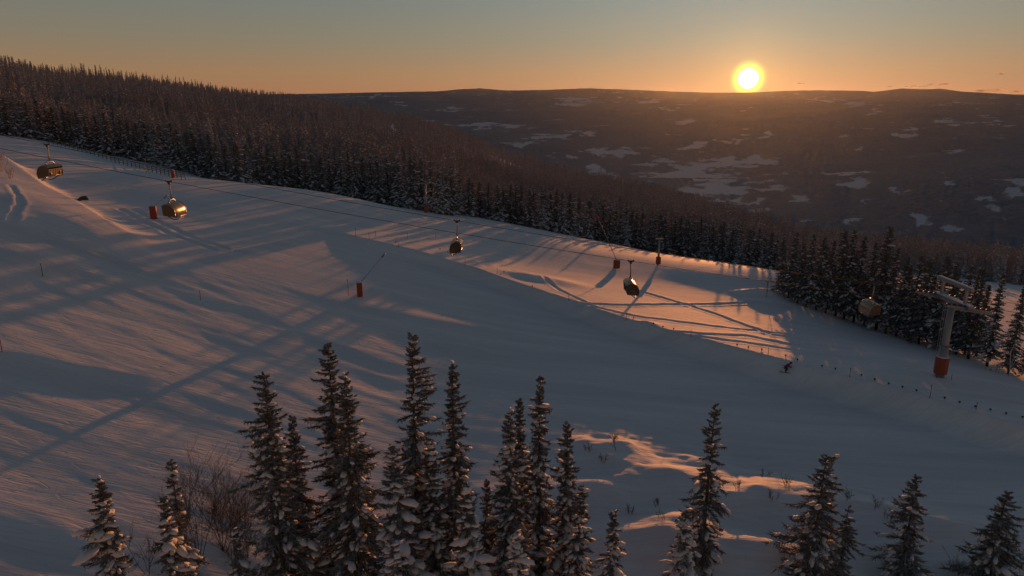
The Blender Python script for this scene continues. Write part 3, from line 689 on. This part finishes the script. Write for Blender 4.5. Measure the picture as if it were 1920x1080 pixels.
#@@PART3
# ------------------------------------------------------------------ leafless bushes and saplings
def bush_mesh(seed, h, spread, stems=7, depth=3, r0=0.022, n=4):
    rs = random.Random(seed); mb = MB()
    def grow(p, d, L, r, lev):
        pts = [p]; q = p; dd = d
        for _ in range(3):
            dd = (dd + Vector((rs.gauss(0, .13), rs.gauss(0, .13), rs.gauss(0.04, .08)))).normalized(); q = q + dd * (L / 3); pts.append(q)
        mb.tube(pts, [r, r * .85, r * .65, r * .4], 3, False)
        if lev > 0:
            for k in range(n + lev):
                t = rs.uniform(0.25, 1.0); i = min(2, int(t * 3)); b = pts[i].lerp(pts[i + 1], t * 3 - i)
                nd = (dd * 0.9 + Vector((rs.gauss(0, .6), rs.gauss(0, .6), rs.uniform(-.1, .6)))).normalized()
                grow(b, nd, L * rs.uniform(.32, .6), r * .5, lev - 1)
    for s in range(stems):
        a = rs.uniform(0, 6.28); k = rs.uniform(0, spread)
        grow(Vector((math.cos(a) * k * .3, math.sin(a) * k * .3, -0.1)), Vector((math.cos(a) * k * .35, math.sin(a) * k * .35, 1)).normalized(), h * rs.uniform(.55, .85), r0, depth - 1)
    return mb
def bush(u, v, dist, hpx, lab, seed, stems=6, spread=.9, depth=3, r0=.024, n=4, mat='twig', group=None, name='leafless_bush', cat='bush', at=None):
    if at is None:
        te, d = el_tan(u, v); a = math.atan2(d[0], d[1]); x, y = dist * math.sin(a), dist * math.cos(a); z = zg(x, y); h = max(.4, dist * te - z)
    else:
        x, y, z = at; h = hpx
    o = bush_mesh(seed, h, spread, stems, depth, r0, n).build(name, M[mat]); o.location = (x, y, z)
    return tag(o, lab, cat, group)
fgd = lambda u: fg_dist(u)
bush(348, 890, fg_dist(348) * 1.02, 0, 'leafless birch bush beside the thin spiky spruce at lower left', 1, 7, .9, 4, .030, 5)
bush(400, 886, fg_dist(400) * 1.05, 0, 'tallest leafless birch bush, left of the big foreground spruces', 2, 7, .9, 4, .030, 5)
bush(432, 930, fg_dist(432) * .98, 0, 'leafless bush touching the leftmost big spruce', 3, 7, .9, 4, .028, 6)
bush(265, 985, fg_dist(265) * 1.0, 0, 'low leafless bush right of the round-padded small spruce', 4, 5, 1.2, 3, .025, 4)
bush(925, 960, fg_dist(925) * 1.02, 0, 'low twiggy bush in the central gap between snowy spruces', 5, 5, .9, 3, .025, 4)
p = place(1155, 845); bush(0, 0, 0, 1.7, 'small flat-topped leafless sapling alone on the snow right of the cluster', 11, 1, .1, 3, .04, 9, 'needles', None, 'sapling', 'sapling', (p[0], p[1], p[2]))
TINY = [(1105, 846, .9, 'tiny twig sapling left of the flat-topped sapling'), (1129, 866, .9, 'tiny dark sapling below the flat-topped sapling'), (1234, 948, .9, 'low twig tuft on the shaded snow right of the lone small spruce'),
        (1180, 965, .9, 'twig tuft just above and right of the lone small spruce'), (1240, 972, .6, 'lowest twig tuft in the shaded hollow left of the open-branched tree'), (1386, 915, .9, 'twig tuft beside the trunk of the open-branched spruce'), (1434, 892, .7, 'dark twig tuft upslope of the lit bank'),
        (1480, 918, 1.4, 'leafless shrub on the left crest of the lit bank'), (1447, 936, .9, 'small tuft in front of the lit crest'), (1590, 937, 1.2, 'pale shrub on the crest right of the broad ragged spruce'), (1645, 952, 1.1, 'twig tuft on the lit crest left of the bushy spruce'), (1666, 978, 1.1, 'round shrub below the crest left of the bushy spruce'),
        (1800, 1078, 1.6, 'small sapling at the bottom edge between the two right spruces')]
for i, (u, v, h, lab) in enumerate(TINY):
    p = place(u, v); bush(0, 0, 0, h, lab, 40 + i, 5, 1.3, 3, .022, 4, 'twig', 'small shrubs on the near snow', 'twig_tuft', 'shrub', (p[0], p[1], p[2]))
for i, (u, v, h, lab) in enumerate([(6, 322, 2.8, 'frosted leafless bush at the left edge on the sunlit bank'), (20, 334, 1.8, 'smaller frosted bush right of the one at the left edge'), (4, 300, 1.8, 'topmost frosted bush at the left edge')]):
    p = place(u, v); bush(0, 0, 0, h, lab, 70 + i, 7, 1.1, 3, .05, 5, 'frost', 'frosted bushes on the left bank', 'frosted_bush', 'bush', (p[0], p[1], p[2]))
p = place(1892, 706); o = bush(0, 0, 0, 5.2, 'slender pale birch with bare trunk at the right edge', 90, 1, .05, 3, .09, 3, 'frost', None, 'birch_tree', 'tree', (p[0], p[1], p[2]))
p = place(1437, 557); o = bush(0, 0, 0, 4.8, 'thin bare sapling beside the small snow mound left of the dark stand', 91, 1, .05, 3, .06, 5, 'twig', None, 'bare_sapling', 'sapling', (p[0], p[1], p[2]))

# ------------------------------------------------------------------ chairlift
NEAR_Y, FAR_Y = 78.0, 84.0
def rope_pt(u, v, y): d = ray(u, v); return d * (y / d[1])
fx = [rope_pt(88, 271, FAR_Y), rope_pt(857, 414, FAR_Y), rope_pt(1640, 532, FAR_Y)]
nx = [rope_pt(317, 343, NEAR_Y), rope_pt(1183, 487, NEAR_Y)]
cf = np.polyfit([p[0] for p in fx], [p[2] for p in fx], 2)
off = np.mean([p[2] - np.polyval(cf, p[0]) for p in nx])
TWX, TWY = 54.3, 81.0
def rope_z(x, far):
    z0 = np.polyval(cf, TWX)
    z = np.polyval(cf, x) if x <= TWX else z0 + (x - TWX) * (-0.16) + 0.0008 * (x - TWX) ** 2
    return float(z + (0 if far else off * max(0, min(1, (TWX - x) / 15))))
for far, y, lab in ((True, FAR_Y, 'farther steel haul rope of the chairlift, chairs heading uphill'), (False, NEAR_Y, 'nearer steel haul rope of the chairlift, chairs heading downhill')):
    mb = MB(); xs = np.linspace(-120, 120, 97); mb.tube([(x, y, rope_z(x, far)) for x in xs], 0.03, 6)
    tag(mb.build('haul_rope', M['rope'], smooth=True), lab, 'cable', 'chairlift haul ropes')
def make_chair():
    P = {}
    P['grip'] = MB().box((0, 0, 0), (.62, .2, .2)).box((0, 0, -.16), (.3, .26, .24)).box((0.36, 0, .1), (.16, .12, .2)).box((-0.36, 0, .1), (.16, .12, .2)).build('grip', M['dark_steel'], bevel=.03, mesh_only=True)
    P['hanger'] = MB().tube([(0, 0, -.2), (.0, 0, -.7), (.04, 0, -1.3), (.05, 0, -2.0)], [.085, .08, .085, .11], 8).build('hanger', M['bail'], smooth=True, mesh_only=True)
    P['bail'] = MB().tube([(.05, -1.15, -2.55), (.05, -1.0, -2.22), (.05, -.6, -2.05), (.05, 0, -2.0), (.05, .6, -2.05), (.05, 1.0, -2.22), (.05, 1.15, -2.55)], .085, 8).build('bail', M['bail'], smooth=True, mesh_only=True)
    fr = MB()
    for s in (-1, 1): fr.tube([(.05, s * 1.15, -2.5), (-.45, s * 1.15, -2.7), (-.6, s * 1.15, -3.3), (-.45, s * 1.15, -3.72), (.35, s * 1.15, -3.72)], .05, 6)
    fr.tube([(-.5, -1.75, -3.62), (-.5, 1.75, -3.62)], .05, 6).tube([(-.52, -1.75, -2.95), (-.52, 1.75, -2.95)], .04, 6)
    P['seat_frame'] = fr.build('seat_frame', M['bail'], smooth=True, mesh_only=True)
    P['seat'] = MB().box((0, 0, 0), (.56, .54, .13)).build('seat', M['seat'], bevel=.04, mesh_only=True)
    P['backrest'] = MB().box((0, 0, 0), (.13, .54, .78), Matrix.Rotation(-.18, 3, 'Y')).build('backrest', M['seat'], bevel=.04, mesh_only=True)
    # bubble: curved shield, closed over the seats
    prof = [(-.70, -2.62), (-.42, -2.40), (-.02, -2.30), (.38, -2.36), (.74, -2.58), (1.00, -2.92), (1.12, -3.30), (1.10, -3.66), (.98, -3.92)]
    V = []; Fc = []; ny = 9; n = len(prof)
    for layer, dd in ((0, 0.0), (1, .035)):
        for j in range(ny):
            y = -1.78 + 3.56 * j / (ny - 1); k = 1 - .10 * abs(y / 1.78) ** 4
            for (x, z) in prof: V.append((x * k - dd * .7 * (1 if x > 0 else -1), y * (1 - dd * .3), -3.1 + (z + 3.1) * k - dd * .6))
    def id(l, j, i): return l * ny * n + j * n + i
    for l in (0, 1):
        for j in range(ny - 1):
            for i in range(n - 1): Fc.append((id(l, j, i), id(l, j, i + 1), id(l, j + 1, i + 1), id(l, j + 1, i)) if l == 0 else (id(l, j, i), id(l, j + 1, i), id(l, j + 1, i + 1), id(l, j, i + 1)))
    P['bubble'] = MB().add(V, Fc).build('bubble', M['bubble'], smooth=True, mesh_only=True)
    rim = MB()
    for s in (-1, 1): rim.tube([(x * .92, s * 1.78, -3.1 + (z + 3.1) * .92) for x, z in prof], .045, 6)
    rim.tube([(.98, -1.78, -3.92), (.98, 1.78, -3.92)], .05, 6)
    P['bubble_rim'] = rim.build('rim', M['bail'], smooth=True, mesh_only=True)
    sp = [(x * .9, -3.1 + (z + 3.1) * .9) for x, z in prof] + [(.3, -3.80), (-.55, -3.72)]
    side = MB()
    for dy in (0, .03): side.add([(x, dy, z) for x, z in sp], [tuple(range(len(sp)))])
    P['side'] = side.build('side_panel', M['smoked'], mesh_only=True)
    P['foot'] = MB().tube([(.0, -1.5, -3.8), (.7, -1.5, -4.18), (.78, 0, -4.22), (.7, 1.5, -4.18), (.0, 1.5, -3.8)], .05, 6).build('footrest', M['dark_steel'], smooth=True, mesh_only=True)
    return P
CH = make_chair()
CHAIRS = [(88, 271, True, 'closed bubble chair at the far left above the sunlit bank'), (317, 343, False, 'golden-glinting bubble chair above the red padded snow lance'),
          (857, 414, True, 'bubble chair seen edge-on with bright sun glint, below the tree line'), (1183, 487, False, 'bubble chair seen edge-on over the sunlit orange snow'), (1640, 532, True, 'dark bubble chair in front of the tall spruces beside the lift tower')]
for u, v, far, lab in CHAIRS:
    p = rope_pt(u, v, FAR_Y if far else NEAR_Y); x = p[0]
    o = thing('chairlift_chair', lab, 'lift chair', (x, FAR_Y if far else NEAR_Y, rope_z(x, far) - .02), math.pi if far else 0.0, 'chairs on the lift'); o.scale = (.88, .76, 1.0)
    link('grip', CH['grip'], o); link('hanger', CH['hanger'], o); link('bail', CH['bail'], o); link('seat_frame', CH['seat_frame'], o)
    for k in range(6):
        y = -1.42 + k * .568
        link('seat', CH['seat'], o).location = (-.15, y, -3.62); link('backrest', CH['backrest'], o).location = (-.48, y, -3.2)
    b = link('bubble', CH['bubble'], o); link('rim', CH['bubble_rim'], b)
    for y in (-1.74, 1.71): link('side_panel', CH['side'], b).location = (0, y, 0)
    link('footrest', CH['foot'], o)
# tower
gz = zg(TWX, TWY); top = float(np.polyval(cf, TWX)) - .45
tw = thing('lift_tower', 'grey steel chairlift tower with orange padded foot', 'lift tower', (TWX, TWY, gz))
H = top - gz
MB().tube([(0, 0, -.5), (0, 0, H * .42), ], [.54, .51], 20).build('lower_shaft', M['steel'], tw, True)
MB().tube([(0, 0, H * .42), (0, 0, H * .45), (0, 0, H)], [.49, .43, .39], 20).build('upper_shaft', M['steel'], tw, True)
pd = MB()
for k in range(8):
    a0 = k * math.pi / 4 + .39; pd.box((math.cos(a0) * .68, math.sin(a0) * .68, 1.6), (.11, .60, 2.2), Matrix.Rotation(a0, 3, 'Z'))
pad = pd.build('padding', M['pad'], tw, bevel=.03)
MB().tube([(.62 * math.cos(a), .62 * math.sin(a), 2.74) for a in np.linspace(0, 6.283, 25)], .1, 6).build('snow_rim', M['snow'], pad, True)
ld = MB()
for s in (-.2, .2): ld.tube([(-.82, s, 3.2), (-.82, s, H + .6)], .03, 5)
lad = ld.build('ladder', M['steel'], tw)
for k in range(int((H - 3) / .35)): MB().tube([(-.82, -.2, 3.4 + k * .35), (-.82, .2, 3.4 + k * .35)], .02, 4).build('rung', M['steel'], lad)
MB().box((0, 0, H + .1), (.75, 7.2, .55)).build('crossarm', M['steel'], tw, bevel=.04)
MB().box((0, 0, H + .43), (.7, 7.0, .12)).build('snow_on_crossarm', M['snow'], tw, bevel=.05)
gan = MB().box((0, -2.3, H + 1.25), (.3, .3, 1.9)).box((0, 2.3, H + 1.25), (.3, .3, 1.9)).build('gantry_post', M['steel'], tw)
gb = MB().box((0, 0, H + 2.3), (.42, 6.6, .42)).build('gantry_beam', M['steel'], tw, bevel=.04); MB().box((0, 0, H + 2.56), (.38, 6.4, .1)).build('snow_on_beam', M['snow'], gb, bevel=.04)
for yy in (FAR_Y - TWY, NEAR_Y - TWY):
    rot = Matrix.Rotation(.155, 3, 'Y')
    bm_ = MB().box((0, 0, 0), (5.4, .12, .28), rot).box((0, .3, 0), (5.4, .12, .28), rot).build('sheave_beam', M['steel'], tw, bevel=.03); bm_.location = (0, yy - .15, H + .0)
    MB().box((0, -.75, -.1), (4.6, .55, .06), rot).build('catwalk', M['steel'], bm_)
    for k in range(8):
        x = -2.4 + k * .686; a = [(x, .04, -.155 * x + .12), (x, .26, -.155 * x + .12)]
        MB().tube(a, .25, 12).build('sheave', M['dark_steel'], bm_, True)
for s in (-1, 1):
    st = MB().tube([(s * .95, -.9, -.2), (s * .95, -.9, .8)], .03, 5).build('stake', M['stake'], tw)

# slim poles of the second lift
def lift_pole(u, v, vt, lab, head):
    p = place(u, v); r = math.hypot(p[0], p[1]); te, _ = el_tan(u, vt); h = r * te - p[2]
    o = thing('lift_pole', lab, 'lift pole', tuple(p), 0, 'slim poles along the tree line')
    MB().tube([(0, 0, -.4), (0, 0, h)], [.26, .2], 10).build('pole', M['steel'], o, True)
    c = MB()
    c.box((0, 0, .95), (.95, .95, 1.6), taper=.94); c.build('padding', M['pad'], o, bevel=.1)
    MB().box((0, 0, h - .1), (head, .22, .25)).build('crossarm', M['steel'], o, bevel=.04)
    for s in (-1, 1): MB().tube([(s * head * .46, -.1, h - .35), (s * head * .46, .1, h - .35)], .25, 10).build('sheave', M['dark_steel'], o)
lift_pole(799, 399, 343, 'slim grey lift pole with orange foot at the central tree line', 2.2)
lift_pole(1234, 496, 447, 'frosted grey lift pole with small orange foot, right of the slanted lance', 1.8)

# snow lances with padded feet
def lance(u, v, hpx, wpx, tip, lab, mat='red', nozzle=False):
    p = place(u, v); dist = np.linalg.norm(p); h = hpx * dist / F_PX; w = wpx * dist / F_PX
    o = thing('snow_lance', lab, 'snow lance', tuple(p), 0, 'padded snow lances')
    pd = MB(); n = 4
    for k in range(4):
        a = k * math.pi / 2 + .35; pd.box((math.cos(a) * w * .38, math.sin(a) * w * .38, h / 2 + .05), (.14, w * .80, h), Matrix.Rotation(a, 3, 'Z'))
    pd.build('padding', M[mat], o, bevel=.035)
    MB().tube([(0, 0, -.3), (0, 0, h + .25)], .12, 8).build('post', M['steel'], o, True)
    MB().box((0, 0, h + .12), (w * .5, w * .5, .16)).build('snow_cap', M['snow'], o, bevel=.06)
    if tip:
        d = ray(*tip); t = p[1] / d[1]; q = Vector(d * t) - Vector(p); s0 = Vector((0, 0, h * .95))
        MB().tube([s0, s0.lerp(q, .5), q], [.07, .055, .04] if nozzle else [.045, .035, .025], 8).build('boom', M['steel'], o, True)
        MB().tube([q, q + (q - s0).normalized() * .7], [.14, .11], 8).build('nozzle', M['pad'] if nozzle else M['steel'], o, True)
lance(675, 556, 25, 10, (716, 482), 'snow lance with tall red padding and faint boom, alone on the shaded run')
lance(289, 410, 20, 11, (308, 371), 'snow lance with dark red padding beside the golden-glinting chair', 'red')
lance(1156, 503, 15, 11, (1122, 410), 'snow lance with long pale boom slanting up before the tree line', 'pad', True)
lance(325, 334, 13, 4.5, None, 'narrow red padded post at the end of the wooden fence', 'red')

# ------------------------------------------------------------------ fences, markers, stakes
fp = [place(u, v) for u, v in zip(np.linspace(92, 348, 34), np.interp(np.linspace(92, 348, 34), [92, 150, 220, 280, 348], [268, 283, 306, 322, 337]))]
fo = thing('wooden_fence', 'long low wooden fence along the upper edge of the run', 'fence', tuple(fp[0]))
pm = MB().box((0, 0, .55), (.12, .12, 1.5)).build('post', M['wood'], mesh_only=True)
for q in fp: link('post', pm, fo).location = Vector(q) - Vector(fp[0])
for hz in (.45, .85, 1.2):
    MB().tube([Vector(q) - Vector(fp[0]) + Vector((0, 0, hz)) for q in fp], .05, 4).build('rail', M['wood'], fo)
def stake(u, v, hpx, lab, r=.045, group=None, mat='stake', name='marker_pole'):
    p = place(u, v); h = hpx * np.linalg.norm(p) / F_PX
    mb = MB().tube([(0, 0, -.25), (0.02 * h, 0, h * .5), (0.0, 0.01 * h, h)], [r, r * .9, r * .7], 6).tube([(0, 0, h * .93), (0, 0, h)], r * 1.6, 6)
    o = mb.build(name, M[mat]); o.location = tuple(p); return tag(o, lab, 'pole', group)
for u, v, hp, lab in [(275, 323, 22, 'pale tall pole rising from the wooden fence'), (4, 660, 27, 'leaning brown pole at the left edge'), (80, 518, 20, 'thin pole on the wind-rippled snow at left'), (376, 562, 16, 'thin pole on the rippled snow left of the red lance'),
                      (653, 554, 30, 'thin pole just left of the red padded lance')]:
    stake(u, v, hp, lab, .04, None, 'frost' if u == 275 else 'stake')
posts = [(667, 446, 16, 'first fence pole at the upper left end of the snow berm'), (692, 452, 13, 'second fence pole on the upper end of the berm'), (704, 445, 10, 'short fence pole just behind the upper end of the berm'), (747, 466, 12, 'third fence pole along the upper berm'), (764, 450, 12, 'fence pole behind the berm, left of the edge-on glinting chair'), (817, 448, 9, 'fence pole close left below the glinting chair'), (872, 500, 12, 'fence pole on the berm below the glinting chair'),
         (932, 516, 11, 'fence pole where the lit snow begins on the berm'), (1066, 566, 11, 'fence pole at the left end of the long ski track'), (1174, 602, 14, 'berm pole nearest below the chair over lit snow'), (1295, 634, 14, 'berm pole in the middle of the lit orange strip'), (1440, 668, 14, 'berm pole just up-left of the skier'), (1593, 708, 15, 'berm pole midway between skier and lift tower'), (1743, 748, 22, 'berm pole right below the lift tower foot'), (1830, 770, 12, 'berm pole near the right edge')]
for u, v, hp, lab in posts: stake(u, v - 2, hp, lab, .035, 'poles along the snow berm')
MK = [(1188, 601), (1225, 612), (1243, 618), (1263, 622), (1382, 652), (1403, 657), (1428, 661), (1473, 673), (1495, 680), (1541, 692), (1566, 697), (1615, 709), (1640, 717), (1666, 725), (1692, 731), (1718, 738), (1771, 752), (1799, 760), (1828, 768), (1857, 774), (1886, 781), (1917, 788), (840, 478), (945, 515), (998, 542), (825, 472), (742, 459)]
for k, (u, v) in enumerate(MK):
    p = place(u, v - 4); mb = MB().tube([(0, 0, -.15), (0, 0, .12)], .05, 5).box((0, 0, .18), (.2, .2, .16))
    o = mb.build('rope_float', M['rock'], bevel=.05); o.location = tuple(p)
    tag(o, 'small dark marker stub on the berm ' + ('below the lit snow, left of the skier' if 1100 < u < 1470 else 'between the skier and the lift tower' if 1470 <= u < 1745 else 'right of the lift tower foot' if u >= 1745 else 'at its shaded upper end'), 'marker',
        'berm markers left of the skier' if 1100 < u < 1470 else 'berm markers before the tower' if 1470 <= u < 1745 else 'berm markers past the tower' if u >= 1745 else 'berm markers at the upper end')
for k, (u, v, s, lab) in enumerate([(157, 374, .55, 'larger dark rock poking from the snow below the left bank'), (149, 376, .3, 'smaller dark rock left of the larger one below the bank')]):
    p = place(u, v); V0, F0 = ICO2; V = V0 * (1 + .25 * np.random.default_rng(k).uniform(-1, 1, (len(V0), 1))) * np.array([s * 1.2, s, s * .8])
    o = link('rock', mesh_np('rock', V, F0, M['rock'])); o.location = (p[0], p[1], p[2] + s * .25); tag(o, lab, 'rock')

# ------------------------------------------------------------------ skier in a tuck, heading right and downhill
p = place(1474, 698); HEAD = math.atan2(-.35, 1.0)
sk = thing('person', 'skier in red jacket and dark trousers tucked low beside the berm', 'person', tuple(p), HEAD)
def skin(name, J, E, mat, parent):
    me = bpy.data.meshes.new(name); me.from_pydata([j[:3] for j in J], E, []); me.materials.append(mat); o = link(name, me, parent)
    md = o.modifiers.new('skin', 'SKIN'); md.use_smooth_shade = True
    for i, j in enumerate(J):
        sv = me.skin_vertices[0].data[i]; sv.radius = (j[3], j[3]); sv.use_root = (i == 0)
    o.modifiers.new('sub', 'SUBSURF').render_levels = 1
    return o
J = [(-.25, 0, .62, .15), (0.02, 0, .90, .17), (.22, 0, 1.10, .15), (.34, 0, 1.20, .07), (.42, 0, 1.27, .10), (.46, 0, 1.36, .09)]
E_ = [(0, 1), (1, 2), (2, 3), (3, 4), (4, 5)]
for s in (-1, 1):
    b = len(J); J += [(-.22, s * .13, .58, .12), (.12, s * .17, .50, .085), (-.08, s * .17, .22, .065), (-.10, s * .17, .08, .06), (.10, s * .17, .06, .05)]
    E_ += [(0, b), (b, b + 1), (b + 1, b + 2), (b + 2, b + 3), (b + 3, b + 4)]
    b = len(J); J += [(.20, s * .19, 1.04, .075), (.25, s * .30, .80, .06), (.50, s * .20, .82, .05), (.58, s * .19, .84, .045)]
    E_ += [(2, b), (b, b + 1), (b + 1, b + 2), (b + 2, b + 3)]
skin('body', J, E_, M['pants'], sk)
J2 = [(-.22, 0, .66, .175), (0.02, 0, .91, .20), (.22, 0, 1.11, .175), (.32, 0, 1.18, .09)]; E2 = [(0, 1), (1, 2), (2, 3)]
for s in (-1, 1):
    b = len(J2); J2 += [(.20, s * .20, 1.05, .095), (.25, s * .31, .80, .08), (.46, s * .21, .82, .068)]; E2 += [(2, b), (b, b + 1), (b + 1, b + 2)]
skin('jacket', J2, E2, M['jacket'], sk)
V0, F0 = ICO2; link('helmet', mesh_np('helmet', V0 * np.array([.15, .125, .13]) + np.array([.45, 0, 1.36]), F0, M['pants'], smooth=True), sk)
link('face', mesh_np('face', V0 * np.array([.06, .085, .085]) + np.array([.555, 0, 1.30]), F0, M['skin'], smooth=True), sk)
for s in (-1, 1):
    MB().box((.1, s * .17, .02), (1.75, .09, .03)).tube([(.95, s * .17, .02), (1.1, s * .17, .10)], .035, 5).build('ski', M['seat'], sk)
    po = MB().tube([(.60, s * .22, .86), (-.55, s * .36, .72)], .018, 5).tube([(-.47, s * .35, .728), (-.50, s * .352, .726)], .05, 8).build('ski_pole', M['dark_steel'])
    po.location = tuple(p); po.rotation_euler = (0, 0, HEAD); tag(po, 'ski pole tucked under the ' + ('near' if s < 0 else 'far') + ' arm of the crouching skier', 'ski pole', 'poles of the skier')

# ------------------------------------------------------------------ small clouds low in the sky and the haze of the valley
CL = [(1712, 163, 30, 2.6), (1748, 160, 14, 2.6), (1772, 158, 9, 2.2), (1840, 171, 16, 2.8), (1862, 170, 12, 3.2), (1906, 172, 10, 2.4), (1876, 139, 6, 1.8), (1500, 157, 5, 1.2)]
M['cloud'], ct, cb = new_mat('cloud_vapour')
tl = N(ct, 'ShaderNodeBsdfTranslucent'); tl.inputs[0].default_value = (.9, .88, .86, 1); df = N(ct, 'ShaderNodeBsdfDiffuse'); df.inputs[0].default_value = (.85, .85, .85, 1)
tp = N(ct, 'ShaderNodeBsdfTransparent'); m1 = N(ct, 'ShaderNodeMixShader'); m1.inputs[0].default_value = .85; m2 = N(ct, 'ShaderNodeMixShader'); m2.inputs[0].default_value = .22
ct.links.new(df.outputs[0], m1.inputs[1]); ct.links.new(tl.outputs[0], m1.inputs[2]); ct.links.new(tp.outputs[0], m2.inputs[1]); ct.links.new(m1.outputs[0], m2.inputs[2]); ct.links.new(m2.outputs[0], ct.nodes['Material Output'].inputs[0])
CD = 60000.0
for i, (u, v, ru, rv) in enumerate(CL):
    d = ray(u, v); c = d * CD; rs = np.random.default_rng(800 + i); n = 8
    k = CD / F_PX; cc = np.stack([rs.normal(0, ru * .42, n) * k, rs.normal(0, ru * .3, n) * k, np.abs(rs.normal(0, rv * .35, n)) * k], -1)
    V0, F0 = ICO2; rad = rs.uniform(.35, .75, n) * rv * k
    V = (V0[None] * (1 + .2 * rs.uniform(-1, 1, (n, len(V0), 1))) * rad[:, None, None] * np.array([3.2, 2.2, .8]) + cc[:, None]).reshape(-1, 3); Fc = (F0[None] + (np.arange(n) * len(V0))[:, None, None]).reshape(-1, 3)
    o = link('cloud', mesh_np('cloud', V, Fc, M['cloud'], smooth=True)); o.location = tuple(c)
    tag(o, ['longest small orange cloud low over the far mountains', 'small cloud right beside the longest one', 'tiny cloud right of the pair over the mountains', 'low cloud left of the pair near the right edge', 'low cloud, right of the pair near the right edge', 'cloud touching the right edge above the hills', 'single high tiny cloud near the right edge', 'tiny cloud speck right of the sun'][i], 'cloud', 'small clouds above the skyline')
hz = MB().box((0, 17000, -120), (84000, 38000, 1240)).build('haze', M['snow']); hz['kind'] = 'stuff'; tag(hz, 'thin warm evening haze filling the valley', 'haze')
hm, ht, hb = new_mat('valley_haze'); ht.nodes.remove(hb)
pv = N(ht, 'ShaderNodeVolumePrincipled'); pv.inputs['Color'].default_value = (.74, .88, 1.0, 1); pv.inputs['Density'].default_value = HAZE; pv.inputs['Anisotropy'].default_value = 0.80
ht.links.new(pv.outputs[0], ht.nodes['Material Output'].inputs['Volume'])
hz.data.materials.clear(); hz.data.materials.append(hm)
